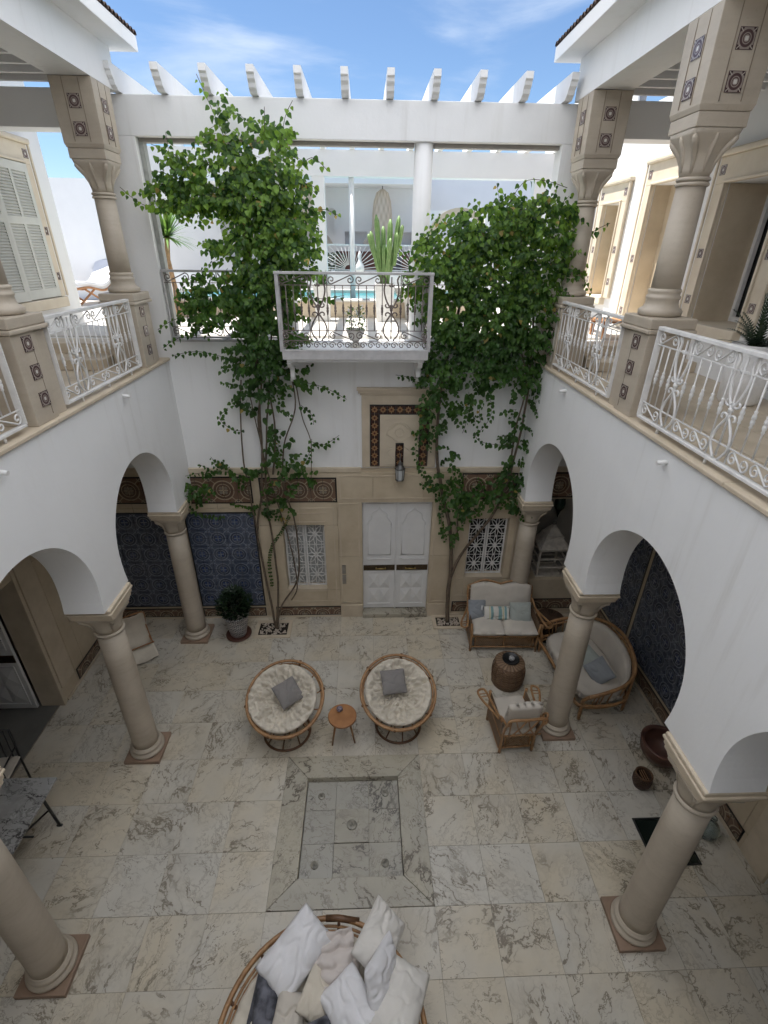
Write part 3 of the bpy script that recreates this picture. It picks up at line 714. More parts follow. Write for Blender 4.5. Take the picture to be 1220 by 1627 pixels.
# side walls of the lower galleries
for s in (0, 1):
    x = WL if s == 0 else WR; sg = 1 if s == 0 else -1
    lab = ('gallery side wall with the open white door and stone jambs', 'gallery side wall covered with dark blue azulejos behind the sofa')[s]
    o = thing('gallery_wall', lab, 'wall', (x-sg*.15, 3.5, 0))
    holes = [(3.95, 5.46, -.1, 2.6), (6.12, 6.85, 1.0, 2.15)] if s == 0 else [(1.2, 2.74, -.1, 2.6)]
    b = MB(); grid_wall(b, -2.5, YF+.001, 0, 4.5, holes, x-sg*.3, x, axis='y'); b.build('plaster_wall', MT['plaster'], o, world=True)
    S = []
    ys = [-.2, .9, 2.3, 3.0, 3.95, 5.46, 5.86, 6.12, 6.85, 7.395] if s == 0 else [-.2, .6, 1.2, 2.74, 3.2, 4.2, 5.2, 6.2, 7.395]
    for a, c in zip(ys[:-1], ys[1:]):
        for d, e in ((0, .28), (.28, 1.3), (1.3, 2.34), (2.34, 2.98)):
            cm = ((a+c)/2, (d+e)/2)
            if s == 0 and a >= 3.95 and c <= 5.46 and e < 2.9:
                continue
            if s == 0 and (a, c) == (6.12, 6.85):
                continue
            if s == 1 and a >= 1.2 and c <= 2.74 and e < 2.9: continue
            S.append((a, c, d, e))
    if s == 0: S += [(6.12, 6.85, 0, 1.0), (6.12, 6.85, 2.15, 2.98), (3.95, 5.46, 2.61, 2.98)]
    slabs(o, [q for q in S], x+sg*.001, x+sg*.03, MT['lime'], axis='y')
    boxo('cornice', MT['lime2'], o, x+sg*.001, x+sg*.045, -.2, YF-.05, 2.985, 3.07, bevel=.01)
    boxo('skirting', MT['lime2'], o, x+sg*.0305, x+sg*.055, (5.5, 3.2)[s], YF-.05, .001, .04, bevel=.004)
    if s == 0:
        boxo('jamb', MT['lime2'], o, x-.30, x+.05, 5.40, 5.459, .002, 2.6, bevel=.006); boxo('jamb', MT['lime2'], o, x+.031, x+.06, 5.47, 5.80, .29, 2.55, bevel=.01)
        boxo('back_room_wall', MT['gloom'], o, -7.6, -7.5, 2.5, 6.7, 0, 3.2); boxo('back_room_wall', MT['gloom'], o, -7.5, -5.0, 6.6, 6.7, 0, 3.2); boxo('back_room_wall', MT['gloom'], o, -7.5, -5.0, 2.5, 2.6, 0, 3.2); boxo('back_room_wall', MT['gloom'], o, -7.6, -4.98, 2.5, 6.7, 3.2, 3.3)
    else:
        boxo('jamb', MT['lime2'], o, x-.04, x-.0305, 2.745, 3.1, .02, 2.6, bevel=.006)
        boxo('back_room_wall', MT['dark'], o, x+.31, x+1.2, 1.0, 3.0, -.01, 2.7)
ux = WR-.0305
tile_panel('dark blue azulejo panel on the side wall behind the curved sofa', (ux, 7.36, .36), (0, -1, 0), 7, 12, .160, MT['blue_d'])
tile_panel('wide dark blue azulejo panel on the side wall seen through the middle arch', (ux, 6.12, .36), (0, -1, 0), 14, 12, .160, MT['blue_d'])
tile_panel('low dark tile skirting along the side wall behind the curved sofa', (ux, 7.36, .07), (0, -1, 0), 18, 1, .19, MT['ochre'], half=True, fr=.018)
tile_panel('short low tile skirting near the floor hatch beside the terracotta bowl', (ux, 3.74, .07), (0, -1, 0), 3, 1, .19, MT['ochre'], half=True, fr=.018)
tile_panel('brown rosette tile frieze high on the side wall above the blue panels', (ux, 7.36, 2.46), (0, -1, 0), 15, 2, .215, MT['ochre'])
tile_panel('low dark tile skirting under the corner lattice window by the open door', (WL+.0305, 5.90, .06), (0, 1, 0), 8, 1, .18, MT['ochre'], half=True, fr=.018)
lw = lattice_window('white floral lattice window in the side wall next to the open door', -.365, .365, 1.0, 2.15, 0, MT['dark'])
lw.location = (WL-.09, 6.485, 1.0); lw.rotation_euler = (0, 0, PI/2)
for ch in lw.children: pass

# near side (behind the viewpoint)
nw = thing('near_wall', 'plain white courtyard wall closing the near side below the viewing gallery', 'wall', (0, YN-.2, 0))
grid_wall(MB(), -2.86, 2.52, 0, 4.75, [(-.6, .6, -.1, 2.3)], YN, YN-.3).build('plaster_wall', MT['plaster'], nw, world=True)
boxo('gallery_slab', MT['lime2'], nw, WL, WR, -2.4, YN-.301, 4.5, 4.787)
boxo('back_wall', MT['plaster'], nw, WL-.3, WR+.3, -2.8, -2.5, 0, 8.3)
boxo('lower_back_wall', MT['plaster'], nw, -2.85, 2.51, -1.2, -1.1, 0, 4.49)

# open door leaf on the gallery side
dl = thing('open_door_leaf', 'white panelled door leaf standing open in the side wall doorway', 'door', (-4.98, 5.37, .02))
boxo('leaf', MT['door'], dl, -5.62, -4.99, 5.34, 5.385, .03, 2.5, bevel=.004)
b = MB(); frame4(b, -5.56, -5.05, 1.2, 2.42, .025, 5.325, 5.339); frame4(b, -5.56, -5.05, .12, .9, .025, 5.325, 5.339); b.build('moulding', MT['door'], dl, world=True, fixn=False)
for i in (0, 1):
    for j in (0, 1):
        x0 = -5.53+i*.23; z0 = .16+j*.36; b = MB(); q = [(x0, 5.338, z0), (x0+.22, 5.338, z0), (x0+.22, 5.338, z0+.34), (x0, 5.338, z0+.34)]; c_ = (x0+.11, 5.31, z0+.17)
        for k in range(4): b.face([q[k], q[(k+1) % 4], c_])
        b.build('diamond_panel', MT['door'], dl, world=True)
boxo('strap', MT['bronze'], dl, -5.62, -4.99, 5.322, 5.337, .97, 1.1, bevel=.002)

# ------------------------------------------------------------------ lower columns
def sqcircle(a, k, r, h):               # direction a, blend k between circle of radius r and square of half-side h
    c, s_ = math.cos(a), math.sin(a); sq = h/max(abs(c), abs(s_))
    rr = r*(1-k)+min(sq, h*1.36)*k
    return c*rr, s_*rr
def loft(b, prof, n=48):
    rings = []
    for (k, r, h, z) in prof:
        rings.append([(*sqcircle(2*PI*i/n+PI/n, k, r, h), z) for i in range(n)])
    return b.rings(rings)
def make_column(x, y, label):
    o = thing('stone_column', label, 'column', (x, y, 0), group='beige stone columns of the lower arcades')
    MB().box(-.235, .235, -.235, .235, .001, .055).build('plinth', MT['plinth'], o, fixn=False, bevel=.004)
    prof = [(.20, .056), (.218, .066), (.222, .088), (.214, .106), (.198, .114), (.190, .128), (.190, .138), (.200, .148), (.202, .162), (.192, .176), (.178, .184), (.176, .196)]
    MB().lathe(prof, n=40).build('base', MT['column'], o)
    MB().lathe([(.166, .196), (.163, .30), (.162, .9), (.156, 1.7), (.148, 2.17)], n=40).build('shaft', MT['column'], o)
    MB().lathe([(.150, 2.17), (.166, 2.176), (.170, 2.19), (.166, 2.204), (.150, 2.21)], n=40).build('necking', MT['column'], o)
    b = MB(); loft(b, [(0, .150, .15, 2.21), (.05, .156, .15, 2.27), (.2, .166, .16, 2.33), (.45, .18, .178, 2.39), (.75, .20, .200, 2.43), (.95, .22, .218, 2.465), (1, .235, .228, 2.50)])
    for k in range(4):
        a = PI/4+k*PI/2
        pts = [(math.cos(a)*q, math.sin(a)*q, z) for q, z in ((.150, 2.24), (.172, 2.33), (.215, 2.40), (.262, 2.44), (.272, 2.47))]
        b.tube(pts, [.012, .02, .028, .026, .012], 8)
    b.build('capital', MT['column'], o)
    b = MB(); b.box(-.232, .232, -.245, .245, 2.501, 2.54); b.box(-.240, .240, -.262, .262, 2.541, 2.59); b.box(-.252, .252, -.285, .285, 2.591, 2.62); b.box(-.243, .243, -.272, .272, 2.621, 2.668)
    b.build('abacus', MT['lime2'], o, fixn=False, bevel=.012)
    return o
c0 = make_column(-3.07, 6.93, 'beige column in front of the blue tile wall, beside the potted plant')
for x, y, lb in ((-3.07, 4.62, 'beige column standing between the sling chair and the papasan chairs'),
                 (-3.07, 2.25, 'thick looking beige column next to the grey marble table, cut by the picture edge'),
                 (2.735, 7.17, 'beige column in the far corner behind the rattan loveseat'),
                 (2.735, 4.83, 'beige column between the rattan armchair and the curved sofa'),
                 (2.735, 2.42, 'beige column beside the dark floor hatch'),
                 (-3.07, -.06, 'beige column near the viewing side, door side arcade'), (2.735, .03, 'beige column near the viewing side, sofa side arcade')):
    copy_thing(c0, (x, y, 0), label=lb)

# ------------------------------------------------------------------ curves for ironwork
def cat(P, n=8, closed=False):
    P = [Vector(p) for p in P]; out = []; m_ = len(P)
    rng = range(m_) if closed else range(m_-1)
    for i in rng:
        if closed: a, b_, c, d = P[(i-1) % m_], P[i], P[(i+1) % m_], P[(i+2) % m_]
        else: a, b_, c, d = P[max(i-1, 0)], P[i], P[i+1], P[min(i+2, m_-1)]
        for k in range(n):
            t_ = k/n; out.append(.5*((2*b_)+(c-a)*t_+(2*a-5*b_+4*c-d)*t_*t_+(3*b_-a-3*c+d)*t_**3))
    if not closed: out.append(P[-1])
    return out
def spiral(cx, cz, r0, r1, a0, a1, n=22):
    return [(cx+(r0+(r1-r0)*k/n)*math.cos(a0+(a1-a0)*k/n), 0, cz+(r0+(r1-r0)*k/n)*math.sin(a0+(a1-a0)*k/n)) for k in range(n+1)]
_sc = {}
def scroll_mesh(w_, h_, mat, r=.0075):
    k = ('S', round(w_, 3), round(h_, 3), mat.name)
    if k not in _sc:
        cx_ = w_/2-h_*.46
        lft = spiral(-cx_, 0, h_*.07, h_*.44, PI/2+7.6, PI/2, 20)
        rgt = [(-x, 0, -z) for x, y, z in reversed(lft)]
        _sc[k] = MB().tube(lft+rgt, r, 5).mesh('scroll', mat)
    return _sc[k]
def volute_mesh(h_, mat, r=.006):
    k = ('V', round(h_, 3), mat.name)
    if k not in _sc: _sc[k] = MB().tube(spiral(0, 0, h_*.06, h_*.47, 8.4, 0, 26), r, 5).mesh('volute', mat)
    return _sc[k]
def lyre_mesh(w_, H_, mat, r=.0095):
    k = ('L', round(w_, 3), round(H_, 3), mat.name)
    if k not in _sc:
        b = MB()
        for s in (-1, 1):
            b.tube(cat([(s*w_*.10, 0, H_*.0), (s*w_*.34, 0, H_*.12), (s*w_*.30, 0, H_*.26), (s*w_*.02, 0, H_*.42), (-s*w_*.03, 0, H_*.50), (-s*w_*.22, 0, H_*.62), (-s*w_*.33, 0, H_*.78), (-s*w_*.26, 0, H_*.92), (-s*w_*.36, 0, H_*.99)], 6), r*1.15, 5)
            for z0, sg in ((.56, 1), (.40, -1)):
                b.tube([(s*w_*.20+p[0]*s, 0, H_*z0+p[2]*sg) for p in spiral(0, 0, .008, w_*.17, 7.0, PI, 18)], r, 5)
        b.tube([(0, 0, H_*.03), (0, 0, H_*.97)], r*.9, 5)
        for z0 in (.485,):
            b.lathe([(.006, H_*z0-.022), (.019, H_*z0-.012), (.02, H_*z0+.012), (.006, H_*z0+.022)], n=8)
        b.tube(cat([(-w_*.12, 0, H_*.86), (-w_*.06, 0, H_*.83), (0, 0, H_*.87), (w_*.06, 0, H_*.83), (w_*.12, 0, H_*.86)], 5), r*.9, 5)
        _sc[k] = b.mesh('lyre_scroll', mat)
    return _sc[k]
def bar_mesh(h_, mat, r=.0065):
    k = ('B', round(h_, 3), mat.name)
    if k not in _sc:
        b = MB(); b.tube([(0, 0, 0), (0, 0, h_)], r, 5)
        zc = h_*.48
        b.lathe([(.007, zc-.062), (.013, zc-.052), (.009, zc-.042), (.0150, zc-.026), (.0155, zc-.008), (.010, zc), (.0155, zc+.008), (.0150, zc+.026), (.009, zc+.042), (.013, zc+.052), (.007, zc+.062)], n=8)
        _sc[k] = b.mesh('bar', mat)
    return _sc[k]
def railing(label, p0, p1, z0, H_, mat, frame_mat, motifs, name='railing', frame_w=.035, base_band=0, top_over=0, pitch=.115):
    p0 = Vector((p0[0], p0[1], z0)); p1 = Vector((p1[0], p1[1], z0)); d = p1-p0; L_ = d.length
    o = thing(name, label, 'railing', p0, math.atan2(d.y, d.x))
    fw_ = frame_w
    MB().box(-top_over, L_+top_over, -.028, .028, H_-.03, H_).build('top_rail', frame_mat, o, fixn=False, bevel=.004)
    MB().box(0, L_, -.024, .024, 0, .022).build('bottom_rail', frame_mat, o, fixn=False, bevel=.003)
    MB().box(0, .012, -.028, .028, .022, H_-.03).build('end_plate', frame_mat, o, fixn=False); MB().box(L_-.012, L_, -.028, .028, .022, H_-.03).build('end_plate', frame_mat, o, fixn=False)
    zb = .03
    if base_band:
        nv = max(1, int(L_/base_band)); vw = L_/nv
        for k in range(nv): inst(volute_mesh(base_band, mat), 'volute', o, (vw*(k+.5), 0, .03+base_band/2))
        zb = .03+base_band; MB().box(.012, L_-.012, -.008, .008, zb, zb+.01).build('cross_rail', mat, o, fixn=False); zb += .01
    bw = (H_-zb)*.145; zt = H_-.03
    MB().box(.012, L_-.012, -.006, .006, zb+bw, zb+bw+.009).build('cross_rail', mat, o, fixn=False)
    MB().box(.012, L_-.012, -.006, .006, zt-bw-.009, zt-bw).build('cross_rail', mat, o, fixn=False)
    lw_ = (zt-zb)*.36
    for mx_ in motifs: inst(lyre_mesh(lw_, zt-zb, mat), 'lyre_scroll', o, (mx_, 0, zb))
    gaps = [0.012]+[q for mx_ in motifs for q in (mx_-lw_*.42, mx_+lw_*.42)]+[L_-.012]
    for a, c in zip(gaps[::2], gaps[1::2]):
        if c-a < .06: continue
        n_ = max(1, round((c-a)/pitch)); st = (c-a)/n_
        for k in range(n_+1):
            if (k == 0 and a < .02) or (k == n_ and c > L_-.02): continue
            full = k in (0, n_)
            inst(bar_mesh(zt-zb-(0 if full else 2*bw+.018), mat), 'bar', o, (a+k*st, 0, zb+(0 if full else bw+.009)))
        ns = max(1, round((c-a)/.30)); sw = (c-a)/ns
        for k in range(ns):
            for zz, fl in ((zb+bw/2, 0), (zt-bw/2, PI)):
                q = inst(scroll_mesh(max(sw-.012, bw*1.9) if sw > bw*1.9 else bw*1.9, bw*.96, mat), 'scroll', o, (a+(k+.5)*sw, 0, zz)); q.scale = (min(1, (sw-.006)/(bw*1.9)) if sw < bw*1.9 else 1, 1, 1 if fl == 0 else -1)
    for k in range(3): MB().tube([(L_*(k+.5)/3, 0, -.05), (L_*(k+.5)/3, 0, 0)], .012, 6).build('foot', frame_mat, o)
    return o
RZ, RH = 4.84, .80
fl = -2.90; fr_ = 2.56
railing('white scrollwork railing of the shutter gallery, the near one cut by the picture edge', (fl, 2.45), (fl, 4.14), RZ, RH, MT['white_iron'], MT['white_iron'], [.42, 1.25])
railing('white scrollwork railing of the shutter gallery between the two stone pedestals', (fl, 4.80), (fl, 6.58), RZ, RH, MT['white_iron'], MT['white_iron'], [.40, 1.32])
railing('white scrollwork railing of the doorway gallery, the long near one', (fr_, 4.42), (fr_, 2.35), RZ, RH, MT['white_iron'], MT['white_iron'], [.42, 1.12, 1.80])
railing('white scrollwork railing of the doorway gallery next to the leafy vine', (fr_, 6.86), (fr_, 5.07), RZ, RH, MT['white_iron'], MT['white_iron'], [.42, 1.30])

# ------------------------------------------------------------------ upper columns on pedestals
pt_me = single_mesh(MT['pil'], .125)
def make_upper(x, y, label, sg):        # sg = +1: courtyard lies towards +x
    o = thing('gallery_pillar', label, 'pillar', (x, y, 4.79), group='upper gallery pillars')
    yc = -.05
    MB().box(-.20, .20, yc-.23, yc+.10, .001, .76).build('pedestal', MT['column'], o, fixn=False, bevel=.006)
    MB().box(-.17, .17, yc+.105, yc+.29, .001, .745).build('pedestal_strip', MT['column'], o, fixn=False, bevel=.004)
    b = MB(); loft(b, [(1, .2, .20, .761), (1, .22, .225, .79), (1, .225, .228, .84), (1, .20, .205, .895)], n=4)
    b = MB(); b.box(-.225, .225, yc-.25, yc+.30, .762, .80); b.box(-.212, .212, yc-.235, yc+.285, .801, .893)
    b.build('pedestal_cap', MT['column'], o, fixn=False, bevel=.012)
    for k in range(3):
        q = inst(pt_me, 'inset_tile', o); z = .14+k*.235
        if sg > 0: q.matrix_local = Matrix(((0, 0, 1, .196), (1, 0, 0, yc-.065-.035), (0, 1, 0, z), (0, 0, 0, 1)))
        else: q.matrix_local = Matrix(((0, 0, -1, -.196), (-1, 0, 0, yc+.06-.035), (0, 1, 0, z), (0, 0, 0, 1)))
    z0 = .894
    prof = [(.17, z0), (.186, z0+.012), (.188, z0+.045), (.172, z0+.062), (.152, z0+.072), (.140, z0+.10), (.137, z0+.135), (.146, z0+.150), (.146, z0+.165), (.134, z0+.175), (.134, z0+.195), (.141, z0+.205), (.139, z0+.22), (.126, z0+.23)]
    MB().lathe(prof, n=36).build('base', MT['column'], o)
    MB().lathe([(.124, z0+.23), (.121, z0+.5), (.113, z0+1.00)], n=36).build('shaft', MT['column'], o)
    b = MB()
    for zz in (1.0, 1.035): b.lathe([(.113, z0+zz), (.129, z0+zz+.008), (.131, z0+zz+.018), (.127, z0+zz+.028), (.113, z0+zz+.034)], n=32)
    b.build('necking', MT['column'], o)
    zc = z0+1.07; b = MB()
    loft(b, [(0, .113, .1, zc), (.05, .118, .11, zc+.05), (.15, .125, .12, zc+.11), (.4, .14, .14, zc+.17), (.75, .165, .165, zc+.225), (1, .19, .185, zc+.265), (1, .2, .195, zc+.30)])
    for k in range(4):
        a = PI/4+k*PI/2
        b.tube([(math.cos(a)*q, math.sin(a)*q, zc+z) for q, z in ((.112, .02), (.125, .09), (.155, .16), (.205, .215), (.232, .245), (.236, .275))], [.010, .016, .024, .026, .022, .010], 8)
        a = k*PI/2
        b.tube([(math.cos(a)*q, math.sin(a)*q, zc+z) for q, z in ((.114, .03), (.128, .12), (.150, .19), (.178, .235), (.186, .27))], [.008, .016, .020, .016, .008], 8)
    b.build('capital', MT['column'], o)
    zb = zc+.302; b = MB(); b.box(-.20, .20, -.20, .20, zb, zb+.095); b.build('impost', MT['column'], o, fixn=False, bevel=.006)
    zt = 7.765-4.79; b = MB(); loft(b, [(1, .2, .198, zb+.097), (1, .21, .214, zb+.13), (1, .21, .218, zt)], n=4) if False else None
    b = MB(); b.rings([[(s1*q, s2*q, z) for s1, s2 in ((-1, -1), (1, -1), (1, 1), (-1, 1))] for q, z in ((.202, zb+.097), (.216, zb+.135), (.222, zt))], smooth=False); b.build('block', MT['column'], o, bevel=.005)
    for k in range(2):
        z = zb+.20+k*.24
        q = inst(pt_me, 'inset_tile', o); q.matrix_local = Matrix(((1, 0, 0, -.062), (0, 0, -1, -.2125), (0, 1, 0, z), (0, 0, 0, 1)))
        q = inst(pt_me, 'inset_tile', o)
        if sg > 0: q.matrix_local = Matrix(((0, 0, 1, .2125), (1, 0, 0, -.062), (0, 1, 0, z), (0, 0, 0, 1)))
        else: q.matrix_local = Matrix(((0, 0, -1, -.2125), (-1, 0, 0, .062), (0, 1, 0, z), (0, 0, 0, 1)))
    b = MB()
    for e in (-.085, .085): b.box(e-.0025, e+.0025, -.2255, -.219, zb+.15, zt-.01)
    xx = sg*.2205; b.box(xx-.004, xx+.004, .08, .085, zb+.15, zt-.01); b.box(xx-.004, xx+.004, -.085, -.08, zb+.15, zt-.01)
    b.box(sg*.199, sg*.203, yc+.02, yc+.025, .05, .72)
    b.build('joint_line', simple('stone_joint', (.27, .22, .17), .8) if 'stone_joint' not in bpy.data.materials else bpy.data.materials['stone_joint'], o, fixn=False)
    return o
make_upper(-3.075, 4.55, 'beige gallery pillar at the picture edge, only its pedestal and column foot in view', 1)
make_upper(-3.075, 6.99, 'beige gallery pillar with tiled block beside the louvred shutters and tall vine', 1)
make_upper(2.735, 4.83, 'large beige gallery pillar with tiled block rising above the long scrollwork railing', -1)
make_upper(2.735, 7.05, 'beige gallery pillar with tiled block half wrapped in vine leaves', -1)

# roof beams, eaves and gallery ceilings
rt = MB(); rt.tube([(0, 0, 0), (.20, 0, -.045)], .045, 8); 
rtb = MB()
for k in range(7):
    a0, a1 = PI*k/7, PI*(k+1)/7
    for r_, zz in ((.040, 0),):
        rtb.face([(0, math.cos(a0)*r_, math.sin(a0)*r_), (0, math.cos(a1)*r_, math.sin(a1)*r_), (.30, math.cos(a1)*r_, math.sin(a1)*r_+.05), (.30, math.cos(a0)*r_, math.sin(a0)*r_+.05)], True)
        rtb.face([(0, math.cos(a0)*.032, math.sin(a0)*.032), (0, math.cos(a1)*.032, math.sin(a1)*.032), (0, math.cos(a1)*r_, math.sin(a1)*r_), (0, math.cos(a0)*r_, math.sin(a0)*r_)])
rtm = rtb.mesh('roof_tile', MT['claytile'])
for s in (0, 1):
    nm_ = ('above the louvred shutters', 'above the tall stone doorways')[s]
    xf_, xb_ = (HL, HL-.42) if s == 0 else (HR, HR+.42); sg = 1 if s == 0 else -1
    o = thing('gallery_roof', 'white roof beam and eave with clay tiles '+nm_, 'roof', ((xf_+xb_)/2, 3.5, 7.77))
    boxo('beam', MT['plaster'], o, xf_, xb_, -2.4, YF-.003, 7.77, 8.17)
    boxo('eave', MT['plaster'], o, xf_+sg*.27, xb_, -2.4, 7.58, 8.171, 8.31, bevel=.006)
    boxo('ceiling', MT['slate'], o, (WL if s == 0 else HR+.42), (HL-.42 if s == 0 else WR), -2.4, 7.42, 7.86, 7.95)
    y = 3.2
    while y < 7.3:
        boxo('batten', MT['plaster'], o, (WL+.002 if s == 0 else HR+.425), (HL-.425 if s == 0 else WR-.002), y, y+.045, 7.79, 7.859)
        y += .30
    boxo('cross_beam', MT['plaster'], o, (WL+.002 if s == 0 else HR+.425), (HL-.425 if s == 0 else WR-.002), YF-.10, YF+.2, 7.42, 7.785)
    # sloping back roof
    b = MB(); xo = xf_+sg*.27
    b.face([(xo, -2.4, 8.312), (xo, 7.58, 8.312), (xo-sg*1.9, 7.58, 8.75), (xo-sg*1.9, -2.4, 8.75)]); b.build('roof_slope', MT['claytile'], o, world=True)
    for k in range(62):
        y = 7.53-k*.088
        q = inst(rtm, 'roof_tile', o, (xo+sg*.015-o.location.x, y-o.location.y, 8.312-o.location.z), (0, 0, 0 if s == 1 else PI)); q.rotation_euler[2] += random.uniform(-.03, .03)

# ------------------------------------------------------------------ upper side walls with doorways and shutters
def stone_surround(o, x, sg, y0, y1, z0, z1, w_=.20, tiles=True, mat='cream'):
    fx = x+sg*.002
    for (a, c, d, e) in ((y0-w_, y0, z0-.0, z1), (y1, y1+w_, z0, z1), (y0-w_, y1+w_, z1, z1+w_+.06)):
        boxo('surround', MT[mat], o, fx, fx+sg*.05, a+.001, c-.001, d, e, bevel=.008)
    boxo('surround_moulding', MT[mat], o, fx, fx+sg*.09, y0-w_-.05, y1+w_+.05, z1+w_+.061, z1+w_+.13, bevel=.02)
    for (a, c, d, e) in ((y0-w_-.04, y0-w_-.001, z0, z1+w_+.06), (y1+w_+.001, y1+w_+.04, z0, z1+w_+.06), (y0-.035, y0-.001, z0, z1+.0), (y1+.001, y1+.035, z0, z1)):
        boxo('surround_moulding', MT[mat], o, fx+sg*.0505, fx+sg*.075, a, c, d, e, bevel=.008)
    boxo('surround_moulding', MT[mat], o, fx+sg*.0505, fx+sg*.075, y0-.035, y1+.035, z1+.001, z1+.035, bevel=.008)
    me = single_mesh(MT['pil'], .105)
    if tiles:
        for yy in (y0-w_/2-.01, y1+w_/2+.01):
            for zz in (z1+w_/2-.02, (z0+z1)/2-.02, z0+.22):
                q = inst(me, 'inset_tile', o)
                if sg < 0: q.matrix_local = Matrix(((0, 0, -1, fx-.042-o.location.x), (-1, 0, 0, yy+.052-o.location.y), (0, 1, 0, zz-o.location.z), (0, 0, 0, 1)))
                else: q.matrix_local = Matrix(((0, 0, 1, fx+.042-o.location.x), (1, 0, 0, yy-.052-o.location.y), (0, 1, 0, zz-o.location.z), (0, 0, 0, 1)))
rw = thing('upper_side_wall', 'sunlit upper wall with a row of tall beige stone doorways', 'wall', (WR+.2, 5, 4.79))
RO = [(3.1, 4.0, 5.2, 7.05), (5.95, 6.95, 5.38, 6.95), (7.75, 8.75, 5.06, 7.10), (9.72, 10.38, 5.46, 6.95)]
grid_wall(MB(), -2.5, 11.2, 4.5, 8.2, RO, WR, WR+.62, axis='y').build('plaster_wall', MT['plaster'], rw, world=True)
for k, (a, c, d, e) in enumerate(RO):
    stone_surround(rw, WR, -1, a, c, d, e, .22)
    if k != 2: boxo('sill', MT['cream'], rw, WR-.10, WR+.55, a-.02, c+.02, d-.12, d+.012, bevel=.012)
    boxo('reveal_lining', MT['lime'], rw, WR+.004, WR+.50, c-.012, c-.001, d+.013, e-.002)
    if k == 2 or k == 3: boxo('stone_infill', MT['lime'], rw, WR+.24, WR+.30, a+.002, c-.013, d+.013, e-.002)
    else:
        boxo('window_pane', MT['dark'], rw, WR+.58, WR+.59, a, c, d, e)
        b = MB(); frame4(b, a+.01, c-.01, d+.015, e-.01, .06, 0, .05)
        b2 = MB(); b2.v = [(WR+.50+y, x, z) for x, y, z in b.v]; b2.f = b.f; b2.sm = b.sm; b2.uv = b.uv
        b2.box(WR+.50, WR+.55, (a+c)/2-.03, (a+c)/2+.03, d+.075, e-.07); b2.build('casement', MT['white_iron'], rw, world=True)
boxo('end_return', MT['plaster_shade'], rw, WR+.621, WR+3.5, 10.9, 11.2, 4.9, 8.2)
lw_ = thing('upper_side_wall', 'upper wall of the shutter gallery ending before the lounger terrace', 'wall', (WL-.2, 5, 4.79))
LO = [(6.62, 8.27, 5.52, 7.18)]
grid_wall(MB(), -2.5, 8.9, 4.5, 8.9, LO+[(2.8, 4.2, 5.5, 7.18)], WL-.4, WL, axis='y').build('plaster_wall', MT['plaster'], lw_, world=True)
for a, c, d, e in LO+[(2.8, 4.2, 5.5, 7.18)]:
    stone_surround(lw_, WL, 1, a, c, d, e, .17)
    boxo('sill', MT['cream'], lw_, WL-.2, WL+.12, a-.1, c+.1, d-.14, d-.002, bevel=.012)
    boxo('window_pane', MT['dark'], lw_, WL-.31, WL-.30, a, c, d, e)
sh = None
def shutter(label, loc, rz, w_, h_):
    o = thing('shutter', label, 'shutter', loc, rz, group='louvred window shutters')
    st = .075
    b = MB()
    for a, c, d, e in ((0, st, 0, h_), (w_-st, w_, 0, h_), (st, w_-st, 0, .12), (st, w_-st, h_-.10, h_), (st, w_-st, h_*.56, h_*.56+.09), (w_/2-.025, w_/2+.025, .12, h_*.56), (w_/2-.025, w_/2+.025, h_*.56+.09, h_-.10)):
        b.box(a, c, -.018, .018, d, e)
    b.build('frame', MT['shut'], o, fixn=False)
    hw = w_/2-.025-st
    me = MB().box(0, hw, -.006, .006, -.018, .018).mesh('slat', MT['shut'])
    for (d, e) in ((.12, h_*.56), (h_*.56+.09, h_-.10)):
        n_ = int((e-d)/.034)
        for k in range(n_):
            for xx in (st, w_/2+.025): inst(me, 'slat', o, (xx, 0, d+(k+.5)*(e-d)/n_), (R(-38), 0, 0))
    return o
shutter('pale louvred shutter folded flat beside the window, the one farther from the gallery pillar foot', (WL+.06, 7.47, 5.53), PI/2, .80, 1.64)
shutter('pale louvred shutter standing half open at the window, cut by the picture edge', (WL+.06, 6.62, 5.53), R(86), .80, 1.64)

# ------------------------------------------------------------------ far beam, rafters, frame, balcony
fb = thing('pergola_beam', 'long white pergola beam crossing above the balcony on round white posts', 'pergola', (0, YF+.13, TF))
boxo('beam', MT['plaster'], fb, HL-.42, HR+.42, YF, YF+.27, 7.37, 7.765, bevel=.008)
boxo('end_pier', MT['plaster'], fb, HL-.40, HL+.10, YF+.001, YF+.24, 4.80, 7.369); boxo('end_pier', MT['plaster'], fb, HR-.07, HR+.40, YF+.001, YF+.24, 4.80, 7.369)
for x in (-1.08, .745): MB().lathe([(.118, TF-.02), (.118, 7.369)], c=(x, YF+.14), n=32).build('round_post', MT['plaster'], fb, world=True)
MT['blind'] = simple('taupe_blind_box', (.34, .31, .28), .6, .05)
for a, c in ((HL+.101, -1.20), (-.96, .62), (.87, HR-.071)): boxo('blind_box', MT['blind'], fb, a, c, YF+.10, YF+.20, 7.325, 7.368)
boxo('frame_post', simple('grey_green_frame', (.40, .41, .38), .5), fb, HL+.102, HL+.16, YF+.09, YF+.2, TF, 7.324)
boxo('wall_coping', MT['grey_rail'], fb, HL+.101, -1.12, YF-.02, YF+.26, TF-.038, TF-.01, bevel=.004); boxo('wall_coping', MT['grey_rail'], fb, .86, HR-.071, YF-.02, YF+.26, TF-.038, TF-.01, bevel=.004)
